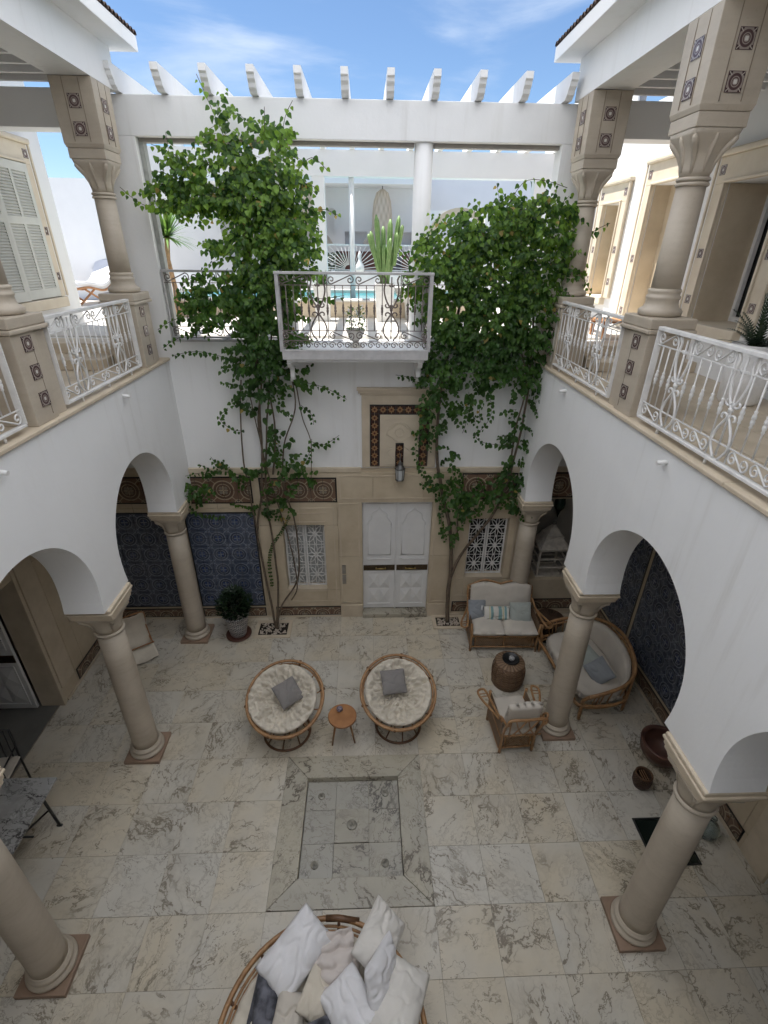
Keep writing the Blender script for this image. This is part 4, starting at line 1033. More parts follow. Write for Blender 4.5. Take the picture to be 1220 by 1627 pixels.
# rafters with shaped ends
ro = [(7.18, 7.995), (7.18, 7.93), (7.205, 7.915), (7.215, 7.88), (7.25, 7.85), (7.265, 7.81), (7.30, 7.79), (7.32, 7.768), (11.3, 7.768), (11.3, 7.995)]
rm = MB().prism(ro, 'x', -.042, .042).mesh('rafter', MT['plaster'])
rm2 = MB().prism([(7.68, 7.768), (11.3, 7.768), (11.3, 7.995), (7.68, 7.995)], 'x', -.042, .042).mesh('rafter', MT['plaster'])
x = -2.87+.525*0
for k in range(2, 16):
    x = -4.42+k*.525
    inside = HL-.1 < x < HR-.02
    me = rm if inside else rm2
    inst(me, 'rafter', fb, (x-fb.location.x, -fb.location.y, -fb.location.z))
# balcony
bc = thing('balcony', 'small white balcony on scroll brackets jutting out over the door panel', 'balcony', (-.135, 7.1, 4.87))
boxo('slab', MT['plaster'], bc, -1.09, .82, 6.78, YF-.001, 4.885, 4.985, bevel=.006)
boxo('slab_moulding', MT['plaster'], bc, -1.06, .79, 6.81, YF-.001, 4.85, 4.884, bevel=.006)
boxo('edge_plate', MT['grey_rail'], bc, -1.10, .83, 6.745, 6.779, 4.895, 5.0, bevel=.004)
for x in (-1.03, .74):
    b = MB(); o2 = []
    outl = [(YF-.001, 4.849), (6.86, 4.849), (6.85, 4.80), (6.90, 4.76), (6.95, 4.79), (7.02, 4.76), (7.06, 4.68), (7.05, 4.60), (7.10, 4.53), (7.17, 4.52), (7.22, 4.58), (7.30, 4.52), (YF-.001, 4.40)]
    pp = [(p[1], p[2]) for p in cat([(0, a, c) for a, c in outl], 4)]
    MB().prism(pp, 'x', x-.03, x+.03).build('bracket', MT['plaster'], bc, world=True)
br = railing('balcony front railing with brown scrollwork and a grey handrail', (-1.10, 6.765), (.83, 6.765), 5.0, .95, MT['dark_iron'], MT['grey_rail'], [.50, 1.43], name='balcony_railing', base_band=.10, top_over=.03, pitch=.098)
for x in (-1.10, .83):
    railing('side railing of the balcony by the '+('tall stemmed' if x < 0 else 'broad leafy')+' vine', (x, YF-.01), (x, 6.80), 5.0, .95, MT['dark_iron'], MT['grey_rail'], [], name='balcony_railing', base_band=.10)
for x in (-1.10, .83): boxo('corner_post', MT['grey_rail'], br, x-.022, x+.022, 6.745, 6.787, 5.0, 5.92)
railing('brown scrollwork railing with grey handrail behind the tall stemmed vine', (HL+.11, YF+.05), (-1.22, YF+.05), TF, .88, MT['dark_iron'], MT['grey_rail'], [.85], name='terrace_railing')
railing('brown scrollwork railing with grey handrail behind the broad leafy vine', (.88, YF+.05), (HR-.09, YF+.05), TF, .88, MT['dark_iron'], MT['grey_rail'], [.8], name='terrace_railing')

# ------------------------------------------------------------------ terrace
tf = setting(boxo('terrace_floor', MT['terr'], None, -14, WR-.001, YF+.30, 20, 4.6, TF-.012))
tl = MB().box(.003, .697, .003, .697, -.01, 0).mesh('floor_slab', MT['terr'])
for i in range(11):
    for j in range(4):
        inst(tl, 'floor_slab', tf, (-3.3+i*.7, YF+.31+j*.7, TF))
pl = thing('swimming_pool', 'turquoise swimming pool with raised stone edge on the upper terrace', 'swimming pool', (-.7, 11.2, TF))
boxo('front_wall', MT['lime2'], pl, -4.2, 2.4, 10.02, 10.26, TF-.01, TF+.27)
boxo('coping', MT['terr'], pl, -4.25, 2.45, 9.97, 10.30, TF+.271, TF+.31, bevel=.008)
boxo('water', MT['water'], pl, -4.1, 2.3, 10.301, 12.5, TF+.0, TF+.25)
boxo('back_coping', MT['terr'], pl, -4.25, 2.45, 12.501, 12.8, TF, TF+.31)
boxo('side_coping', MT['terr'], pl, 2.301, 2.45, 10.301, 12.5, TF, TF+.31)
b2w = thing('pergola_frame', 'second white pergola beam with square posts across the pool terrace', 'pergola', (0, 10.95, TF))
boxo('beam', MT['plaster_shade'], b2w, -4.6, 4.39, 10.82, 11.08, 7.37, 7.765)
for x in (-4.30, -.86, 3.28): boxo('post', MT['plaster_shade'], b2w, x-.115, x+.115, 10.84, 11.06, TF, 7.369)
for x in (-1.5, -.25, 1.05): MB().lathe([(.05, TF), (.05, 7.369)], c=(x, 10.95), n=16).build('slim_post', MT['plaster_shade'], b2w, world=True)
# far part: low wall, sun-ray railing, roofed lounge, back wall with niches
bw = thing('back_wall', 'far white terrace wall with shallow niches behind the sun-ray railing', 'wall', (0, 15.8, TF))
nich = [(-1.98, -.83, 5.9, 7.15), (.95, 1.62, 6.30, 6.62), (-.55, .05, 6.30, 6.62), (-3.9, -2.9, 5.9, 7.15)]
grid_wall(MB(), -7, 9, TF, 8.0, nich, 15.5, 15.8).build('plaster_wall', MT['plaster_shade'], bw, world=True)
boxo('niche_back', MT['plaster_shade'], bw, -5, 3, 15.80, 15.9, 5.5, 7.5)
rf = thing('lounge_roof', 'flat white roof over the far lounge', 'roof', (-2.5, 14.5, 7.6))
boxo('roof_slab', MT['plaster_shade'], rf, -6.5, 1.5, 14.45, 15.49, 7.62, 7.80)
boxo('roof_post', MT['plaster_shade'], rf, 1.28, 1.5, 14.46, 14.7, TF, 7.619)
lwall = tag(recenter(boxo('low_wall', MT['plaster_shade'], None, -6.5, 4.39, 13.2, 13.32, TF, 5.72)), 'low white wall behind the pool', 'wall')
aw = thing('arched_wall', 'white wall with a beige stone arch glimpsed above the broad vine', 'wall', (3, 14.0, TF))
ap = [(1.52, TF), (1.62, TF), (1.62, 6.2)]
for k in range(21):
    a = PI-PI*k/20; ap.append((2.32+.70*math.cos(a), 6.25+.72*math.sin(a)))
ap += [(3.02, 6.2), (3.02, TF), (9, TF), (9, 7.05), (1.52, 7.05)]
MB().prism(ap, 'y', 13.9, 14.2).build('plaster_wall', MT['plaster_shade'], aw, world=True)
bb = MB(); pin = []; pout = []
for k in range(21):
    a = PI-PI*k/20; pin.append((2.32+.70*math.cos(a), 6.25+.72*math.sin(a))); pout.append((2.32+.84*math.cos(a), 6.25+.86*math.sin(a)))
for k in range(20): bb.prism([pin[k], pin[k+1], pout[k+1], pout[k]], 'y', 13.86, 13.898)
bb.build('arch_trim', MT['lime2'], aw, world=True)
sp_ = thing('small_pergola', 'slatted white pergola top seen over the broad vine', 'pergola', (4.3, 12.6, TF))
boxo('beam', MT['plaster_shade'], sp_, 2.75, 4.38, 13.0, 13.1, 6.72, 6.95)
for k in range(13): boxo('slat', MT['plaster_shade'], sp_, 2.8+k*.125, 2.84+k*.125, 12.8, 13.6, 6.951, 7.03)
boxo('post', MT['plaster_shade'], sp_, 2.78, 2.92, 13.0, 13.1, TF, 6.719)
lf = tag(recenter(boxo('terrace_wall', MT['plaster_shade'], None, -14, -4.9, 13.3, 13.6, TF-.3, 7.52)), 'plain white terrace wall behind the white sun lounger', 'wall')
lf2 = tag(recenter(boxo('terrace_side_wall', MT['plaster_shade'], None, -14.3, -14, 6, 13.6, TF-.3, 7.52)), 'white wall at the far side of the lounger terrace', 'wall')
# sun ray railing at y=13.26
sr = thing('sun_ray_railing', 'white railing with sun-ray bars and spiral corners behind the pool', 'railing', (-.4, 13.26, 5.722))
SR0, SR1 = -2.6, 1.25
boxo('top_rail', MT['white_iron'], sr, SR0, SR1, 13.245, 13.275, 6.27, 6.30)
boxo('bottom_rail', MT['white_iron'], sr, SR0, SR1, 13.245, 13.275, 5.74, 5.76)
for (a, c, sgn) in ((SR0, -1.30, 1), (-1.28, -.36, -1), (-.32, .60, 1), (.62, SR1, -1)):
    boxo('post', MT['white_iron'], sr, a-.01, a+.01, 13.25, 13.27, 5.761, 6.269)
    fx = a+.03 if sgn > 0 else c-.03
    for k in range(9):
        an = R(6+k*10.5); dx = math.cos(an)*sgn; dz = math.sin(an); tmax = min((c-a-.04)/abs(dx) if abs(dx) > 1e-3 else 9, .50/dz)
        MB().tube([(fx+dx*.1, 13.26, 5.762+dz*.1), (fx+dx*tmax, 13.26, 5.762+dz*tmax)], .008, 4).build('ray', MT['white_iron'], sr, world=True)
    q = inst(volute_mesh(.26, MT['white_iron'], .008), 'volute', sr, ((c-.16 if sgn > 0 else a+.16)-sr.location.x, -.02, 6.12-sr.location.z))
# dark furniture behind the rail
fu = thing('dark_bench', 'dark brown timber bench behind the sun-ray railing', 'bench', (.1, 14.2, TF))
mb_ = simple('dark_brown_timber', (.10, .04, .03), .6)
boxo('back', mb_, fu, -.75, 1.15, 14.3, 14.36, 5.5, 6.15); boxo('seat', mb_, fu, -.75, 1.15, 13.85, 14.295, 5.45, 5.52)
for x in (-.7, .2, 1.1): boxo('leg', mb_, fu, x-.03, x+.03, 13.9, 13.96, TF, 5.449)
boxo('seat_cushion', MT['navy'], fu, .45, .95, 14.2, 14.29, 5.521, 6.22, bevel=.03)
# wicker pendant lamps
for i, (x, y, lb) in enumerate(((.45, 14.6, 'tall conical seagrass pendant lamp hanging above the cactus'), (-1.36, 14.6, 'tall conical seagrass pendant lamp half hidden behind the square post'), (-3.2, 14.6, 'tall conical seagrass pendant lamp hidden behind the tall stemmed vine'))):
    o = thing('pendant_lamp', lb, 'pendant lamp', (x, y+.3, 6.32), group='seagrass pendant lamps'); o.scale = (1.7, 1.7, 1.75)
    MB().lathe([(.30, .0), (.26, .07), (.17, .15), (.155, .25), (.15, .40), (.13, .55), (.09, .66), (.03, .70)], n=22, cap0=False).build('shade', MT['wicker_l'], o)
    MB().tube([(0, 0, .69), (0, 0, .742)], .006, 5).build('cord', MT['black_iron'], o)
# shelf ornament and bottle statue
tag(MB().lathe([(.03, 6.302), (.09, 6.33), (.11, 6.38), (.07, 6.42), (.09, 6.47), (.05, 6.52)], c=(1.45, 15.62), n=12).build('clay_pot', MT['slate'], None), 'small dark clay pot standing in the long wall niche', 'pot'); recenter(bpy.data.objects['clay_pot'])
bs = MB().lathe([(.09, 5.721), (.11, 5.76), (.10, 5.85), (.05, 5.93), (.035, 6.0), (.045, 6.06), (.03, 6.12), (.012, 6.16)], c=(-.13, 13.24), n=16).build('bottle_vase', MT['white_iron'], None)
recenter(bs); tag(bs, 'slender white bottle vase standing before the slim white post', 'vase')
shb = MB(); 
# planters
def planter(x, y, w_, h_, label, mat='white_iron', z=TF):
    o = thing('planter', label, 'planter', (x, y, z), group='white planters by the pool')
    b = MB(); q0, q1 = w_*.40, w_*.5
    b.rings([[(s1*q, s2*q, zz) for s1, s2 in ((-1, -1), (1, -1), (1, 1), (-1, 1))] for q, zz in ((q0, 0), (q1, h_), (q1-.02, h_), (q1-.025, h_-.04))], smooth=False, cap1=False); b.build('box', MT[mat], o)
    MB().box(-q1+.022, q1-.022, -q1+.022, q1-.022, h_-.05, h_-.038).build('soil', MT['soil'], o, fixn=False)
    return o
planter(-.76, 9.55, .30, .60, 'tall white tapered planter with bushy green herb beside the pool, near the balcony corner')
planter(.34, 9.55, .34, .62, 'tall white tapered planter holding the column cactus')
# bowl planter
bo = thing('bowl_planter', 'wide white bowl planter with a spiky fern on the pool edge', 'planter', (.86, 9.80, TF))
MB().lathe([(.12, 0), (.14, .28), (.28, .40), (.36, .55), (.35, .555), (.30, .50)], n=28).build('bowl', MT['white_iron'], bo)
# urn with flowering plant on the terrace near the balcony
ur = thing('urn_planter', 'pale stone urn planter standing on the balcony floor behind its railing', 'planter', (-.14, 7.2, 4.987)); ur.scale = (.68,)*3
MB().lathe([(.12, 0), (.13, .03), (.07, .07), (.06, .12), (.13, .17), (.185, .30), (.195, .345), (.18, .35), (.165, .31)], n=26).build('urn', MT['terr'], ur)
MB().lathe([(.165, .305), (.02, .32)], n=16).build('soil', MT['soil'], ur)
# white pot with palm in the doorway gallery
pp_ = thing('pot', 'large round white pot standing by the long railing of the doorway gallery', 'plant pot', (3.98, 5.10, 4.79))
MB().lathe([(.17, 0), (.19, .03), (.215, .60), (.205, .60), (.19, .55), (.02, .55)], n=32).build('pot_body', MT['white_iron'], pp_)
# wooden lounge bench in gallery
wb = thing('lounger_table', 'low orange-brown wooden bench glimpsed through the railing beside the broad vine', 'bench', (3.9, 7.9, TF))
for k in range(5): boxo('plank', MT['wood'], wb, 3.5, 4.2, 7.6+k*.1, 7.69+k*.1, TF+.22, TF+.25)
for x in (3.55, 4.15):
    for y in (7.64, 8.05): boxo('leg', MT['wood'], wb, x-.025, x+.025, y-.025, y+.025, TF, TF+.219)
# sun lounger
sl = thing('sun_lounger', 'white cushioned sun lounger with curved orange wooden frame by the terrace wall', 'sun lounger', (-6.35, 12.4, TF))
for s in (-.28, .28):
    MB().tube(cat([(.0+s, -.75, .30), (s, -.2, .34), (s, .3, .26), (s, .62, .40), (s, .85, .70)], 6), .026, 6).build('side_rail', MT['wood'], sl)
    MB().tube(cat([(s, -.55, .0), (s, -.25, .16), (s, .0, .30)], 5), .024, 6).build('leg', MT['wood'], sl); MB().tube(cat([(s, .25, .0), (s, .0, .14), (s, -.3, .31)], 5), .024, 6).build('leg', MT['wood'], sl)
b = MB(); cp = cat([(0, -.8, .36), (0, -.2, .39), (0, .3, .33), (0, .6, .46), (0, .88, .80)], 6)
b.rings([[(-.27, p.y, p.z), (.27, p.y, p.z), (.27, p.y+.02, p.z+.07), (-.27, p.y+.02, p.z+.07)] for p in cp], smooth=False); b.build('mattress', MT['cotton'], sl, bevel=.02)
sl.rotation_euler = (0, 0, R(-14))

# unseen cloth added over the courtyard to keep the sun out
av = thing('added_sunshade', 'unseen white cloth added high over the courtyard to shade it', 'added_sunshade', (-.2, 2.8, 9.3))
AW = MB(); nx_, ny_ = 12, 18
for i in range(nx_):
    for j in range(ny_):
        P = lambda a, c: (-3.5+6.6*a/nx_, -2.9+10.75*c/ny_, 9.36-.10*math.sin(PI*((c*3/ny_) % 1)))
        AW.face([P(i, j), P(i+1, j), P(i+1, j+1), P(i, j+1)], True)
AW.build('cloth', MT['added_sunshade'], av, world=True)
for k in range(4): MB().tube([(-3.6, -2.9+10.75*k/3, 9.42), (3.2, -2.9+10.75*k/3, 9.42)], .02, 6).build('cable', MT['black_iron'], av, world=True)
for x in (-3.55, 3.15):
    for y in (-2.7, 5.9): boxo('mast', MT['white_iron'], av, x-.03, x+.03, y-.03, y+.03, 8.5, 9.42)

# ------------------------------------------------------------------ soft things
def nz3(x, y, z, s=1.0): return noise.noise(Vector((x*s, y*s, z*s)))
def pillow_mesh(w_, h_, t_, mat, seed=0, n=34, wr=.012, name='pillow', slump=0):
    b = MB(); top = []; bot = []
    for j in range(n+1):
        for i in range(n+1):
            u, v = -1+2*i/n, -1+2*j/n
            x = w_/2*u*(1-.045*(1-v*v)*abs(u)**2-.05*abs(v)**6*(1-abs(u))); y = h_/2*v*(1-.045*(1-u*u)*abs(v)**2)
            cr_ = max(0, abs(u*v)-.72)/.28; x *= 1-.03*cr_; y *= 1-.03*cr_
            f = ((1-abs(u)**3.2)*(1-abs(v)**3.2))**.5*(.86+.14*(1-u*u)*(1-v*v))
            k = wr*(nz3(x+seed, y, seed, 6)+.7*nz3(x*1.0, y*3+seed, 3, 9))*min(1, f*3)
            fold = wr*1.6*math.sin((u-v if u*v > 0 else u+v)*11+nz3(x+seed, y, 1, 4)*5)*max(0, abs(u*v)-.12)*f
            cr = wr*2.0*max(0, 1-abs(nz3(x*1.4+seed*3, y*2.2, 2.2, 4))*7)*min(1, f*2)
            sl_ = slump*(1-v*v)*0
            top.append((x, y, t_/2*f+k+fold-cr)); bot.append((x, y, -t_/2*f*.8+k*.6))
    b.v = top+bot; N_ = (n+1)**2
    for j in range(n):
        for i in range(n):
            a = j*(n+1)+i
            b.f.append((a, a+1, a+n+2, a+n+1)); b.f.append((N_+a, N_+a+n+1, N_+a+n+2, N_+a+1)); b.sm += [True, True]; b.uv += [None, None]
    for i in range(n):
        for a, c in ((i, i+1), (n*(n+1)+i+1, n*(n+1)+i)): b.f.append((a, N_+a, N_+c, c)); b.sm.append(True); b.uv.append(None)
        for a, c in (((i+1)*(n+1), i*(n+1)), (i*(n+1)+n, (i+1)*(n+1)+n)): b.f.append((a, N_+a, N_+c, c)); b.sm.append(True); b.uv.append(None)
    return b
def pillow(label, loc, rot, w_, h_, t_, mat, seed=0, cat_='cushion', name='cushion', wr=.005):
    b = pillow_mesh(w_, h_, t_, mat, seed, wr=wr)
    o = b.build(name, MT[mat]); o.location = loc; o.rotation_euler = tuple(R(a) for a in rot); tag(o, label, cat_); return o

# ------------------------------------------------------------------ papasan chairs
def bowl_cushion(Rr, depth, thick, seed, folds=26, roll=.80):
    nr, na = 34, 168; b = MB(); top = []; bot = []
    for i in range(nr+1):
        q = i/nr; r = Rr*q
        for k in range(na):
            a = 2*PI*k/na; ca, sa = math.cos(a), math.sin(a)
            rim = 1-max(0, (q-roll)/(1-roll))**2.2
            radial = math.sin(a*folds+3*nz3(ca*2+seed, sa*2, q*2)+q*2)
            amp = .013*min(1, q*2.2)*(.35+.65*abs(nz3(ca*3+seed, sa*3, 5)))*(1-.3*q)*2.0
            ridge = abs(radial)**.6*math.copysign(1, radial)
            lump = .030*nz3(ca*q*3+seed, sa*q*3, 0, 1.7)+.018*nz3(ca*q*8+seed, sa*q*8, 3)
            crease = -.075*max(0, 1-abs(nz3(ca*q*3.2+seed*2, sa*q*3.2, 8, 1.3))*8)*(.4+.6*q)-.045*max(0, 1-abs(nz3(ca*q*2+a*.0+seed, sa*q*2, 3, 3.4))*7)+.035*nz3(ca*q*2.2+seed, sa*q*2.2, 6, 2.1)
            dim = -.035*math.exp(-(q/.07)**2)
            z = -depth*(1-q*q)+thick*rim**.5+ridge*amp+lump*min(1, (1-q)*6+.2)+crease*min(1, (1-q)*6)+dim
            rr = r*(1+.018*nz3(ca*2+seed, sa*2, 9)*q)
            top.append((rr*ca, rr*sa, z)); bot.append((rr*ca*.985, rr*sa*.985, -depth*(1-q*q)-.012))
    b.v = top+bot; M_ = len(top)
    for i in range(nr):
        for k in range(na):
            k2 = (k+1) % na; a, c, d, e = i*na+k, i*na+k2, (i+1)*na+k2, (i+1)*na+k
            b.f += [(a, c, d, e), (M_+a, M_+e, M_+d, M_+c)]; b.sm += [True, True]; b.uv += [None, None]
    for k in range(na):
        k2 = (k+1) % na; a, c = nr*na+k, nr*na+k2; b.f.append((a, c, M_+c, M_+a)); b.sm.append(True); b.uv.append(None)
    return b
def ring(b, Rr, z, r, n=48, m=Matrix(), sq=7): return b.tube([m @ Vector((Rr*math.cos(2*PI*k/n), Rr*math.sin(2*PI*k/n), z)) for k in range(n)], r, sq, closed=True)
def papasan(label, x, y, rz, Rr=.535, tilt=23.5, cz=.635, seed=0, cush_off=(0, 0), basesc=1.0):
    o = thing('papasan_chair', label, 'chair', (x, y, 0), rz)
    T = Matrix.Translation((0, .06, cz)) @ Matrix.Rotation(R(tilt), 4, 'X')
    ring(MB(), Rr, 0, .021, m=T).build('rim', MT['rattan'], o); ring(MB(), Rr*.945, -.045, .013, m=T).build('lower_rim', MT['rattan'], o)
    D = .26; ring(MB(), Rr*.60, -D*.64-.02, .012, m=T).build('bowl_ring', MT['rattan'], o)
    for k in range(12):
        a = 2*PI*(k+.5)/12
        MB().tube([T @ Vector((Rr*q*math.cos(a), Rr*q*math.sin(a), -D*(1-q*q)-.02)) for q in (1.0, .9, .75, .6, .4, .2)], .010, 5).build('rib', MT['rattan'], o)
        if k % 2 == 0: MB().tube([T @ Vector((Rr*q*math.cos(a), Rr*q*math.sin(a), zz)) for q, zz in ((1.035, .01), (.93, -.065))], .021, 6).build('binding', MT['rattan_d'], o)
    Rb = .325*basesc
    ring(MB(), Rb, .022, .018).build('base_ring', MT['rattan_d'], o); ring(MB(), Rb*.86, .37, .014).build('support_ring', MT['rattan_d'], o)
    for k in range(8):
        a = 2*PI*k/8
        MB().tube(cat([(Rb*math.cos(a), Rb*math.sin(a), .02), (Rb*.68*math.cos(a+.1), Rb*.68*math.sin(a+.1), .19), (Rb*.88*math.cos(a+.2), Rb*.88*math.sin(a+.2), .38)], 4), .011, 5).build('strut', MT['rattan_d'], o)
    b = bowl_cushion(Rr*.90, D-.05, .085, seed); b.xf(T @ Matrix.Translation((cush_off[0], cush_off[1], .0))); b.build('seat_cushion', MT['linen'], o)
    return o
papasan('round papasan chair with a slipped cream cushion, on the vine pit side of the stool', -1.17, 4.85, R(-4), seed=1.3, cush_off=(-.035, 0))
papasan('round papasan chair with cream cushion filling its rim, between the stool and the loveseat', .44, 4.93, R(8), seed=7.7)
pillow('dark taupe cushion standing on its corner in the papasan chair with the slipped seat', (-1.13, 4.98, .655), (30, 0, 40), .36, .36, .12, 'taupe', 2)
pillow('dark taupe cushion lying squarely in the papasan chair nearer the loveseat', (.37, 5.10, .70), (28, 0, 8), .36, .36, .12, 'taupe', 5)
# stool
st = thing('round_stool', 'small round three-legged wooden stool between the papasan chairs', 'stool', (-.36, 4.72, 0))
MB().lathe([(.185, .445), (.198, .45), (.198, .476), (.19, .482), (.178, .478)], n=36).build('rim', MT['wood'], st)
MB().lathe([(.02, .474), (.177, .474)], n=36, cap0=True, cap1=False).build('top', MT['stoolwood'], st)
for a in (-60, 60, 180):
    a = R(a-90)+R(5); MB().tube([(.10*math.cos(a), .10*math.sin(a), .446), (.185*math.cos(a), .185*math.sin(a), 0)], [.017, .012], 8).build('leg', MT['stoolwood'], st)
cc = MB().lathe([(.02, .483), (.035, .486), (.045, .505), (.043, .53), (.028, .548), (.008, .552)], c=(-.40, 4.80), n=14).build('candle_holder', simple('mauve_glass', (.30, .25, .30), .2, .4, 60)); recenter(cc); tag(cc, 'little mauve glass candle holder on the round wooden stool', 'candle holder')

# ------------------------------------------------------------------ round daybed with pillows
db = thing('rattan_daybed', 'large round rattan daybed piled with pillows at the near edge of the courtyard', 'daybed', (-.40, 1.50, 0))
Rr = .86
for k, (rr, z, r_) in enumerate(((Rr, .50, .024), (Rr*.955, .44, .013), (Rr*.93, .40, .011), (Rr*.90, .34, .016))): ring(MB(), rr, z, r_, n=64).build('rim' if k == 0 else 'lower_rim', MT['rattan'], db)
for k in range(14):
    a = 2*PI*k/14+.1; MB().tube([(Rr*math.cos(a), Rr*math.sin(a), .50), (Rr*.95*math.cos(a), Rr*.95*math.sin(a), .42), (Rr*.88*math.cos(a), Rr*.88*math.sin(a), .30)], .016, 6).build('upright', MT['rattan_d'], db)
for k in range(8):
    a = 2*PI*k/8+.3; MB().tube([(Rr*.88*math.cos(a), Rr*.88*math.sin(a), .31), (Rr*.80*math.cos(a), Rr*.80*math.sin(a), .0)], .026, 8).build('leg', MT['rattan'], db)
ring(MB(), Rr*.84, .12, .014, n=48).build('base_ring', MT['rattan'], db)
MB().tube([(-.02, Rr*1.0, .50), (.10, Rr*.995, .505), (.30, Rr*.96, .50)], .03, 7).build('binding', MT['rattan_d'], db)
b = bowl_cushion(Rr*.925, .03, .20, 4.4, folds=34, roll=.93); b.xf(Matrix.Translation((-.01, -.01, .31))); b.build('mattress', MT['linen'], db)
PL = [('long white pillow leaning over the far rim of the daybed, the largest on its side', (-.66, 2.08, .68), (22, -6, 48), .66, .42, .20, 'cotton', 11),
      ('white pillow lying against the far rim of the daybed behind the upright pillow', (.09, 2.17, .66), (32, 10, -28+90), .60, .40, .18, 'cotton_w', 12),
      ('white pillow standing on edge with its fold facing the viewer on the daybed', (.10, 1.90, .73), (62, 30, 60), .56, .38, .17, 'cotton', 13),
      ('long off-white pillow hanging over the outer rim of the daybed on the hatch side', (.25, 1.74, .66), (8, 14, 68), .66, .42, .19, 'cotton_w', 14),
      ('crumpled white pillow in the middle front of the daybed', (-.15, 1.68, .68), (14, -4, -56), .58, .40, .18, 'cotton', 15),
      ('small beige cushion wedged between the navy cushion and the white pillows', (-.67, 1.70, .60), (20, 0, 82), .34, .28, .14, 'linen_p', 16),
      ('mottled navy cushion at the outer edge of the daybed beside the small beige cushion', (-.88, 1.78, .57), (10, -30, 76), .44, .28, .12, 'navy', 17),
      ('mottled navy cushion at the very bottom of the picture between two pillows', (-.44, 1.50, .60), (25, 10, 20), .42, .34, .13, 'navy', 18),
      ('cream cushion half buried beside the crumpled throw on the daybed', (-.42, 1.84, .58), (26, 5, 70), .46, .34, .12, 'linen', 19)]
for lb, lo, ro_, w_, h_, t_, mt_, sd_ in PL: pillow(lb, (lo[0], lo[1]-.03, lo[2]-.035), ro_, w_*.94, h_*.95, t_, mt_, sd_, cat_='pillow' if 'pillow' in lb.split(' on ')[0] else 'cushion', name='pillow' if 'pillow' in lb.split(' on ')[0] else 'cushion', wr=.010)
th = MB(); n = 30
vv_ = []
for j in range(n+1):
    for i in range(n+1):
        u, v = -1+2*i/n, -1+2*j/n; rr = 1-.12*nz3(u, v, 1, 2)
        x = .19*u*rr+.02*nz3(u, v, 5, 3); y = .22*v*rr
        z = .06*(1-(u*u+v*v)/2)+.035*abs(nz3(u, v, 2, 2.4))+.02*math.sin(v*14+3*nz3(u, v, 4, 2))+.05*nz3(u, v, 7, 1.4)
        vv_.append((x, y, z))
th.v = vv_
for j in range(n):
    for i in range(n): a = j*(n+1)+i; th.f.append((a, a+1, a+n+2, a+n+1)); th.sm.append(True); th.uv.append(None)
th_o = th.build('throw', MT['throw']); th_o.location = (-.31, 2.0, .545); th_o.rotation_euler = (R(18), 0, R(12)); tag(th_o, 'crumpled pale rose throw between the white pillows on the daybed', 'throw')
so_ = th_o.modifiers.new('thick', 'SOLIDIFY'); so_.thickness = .012

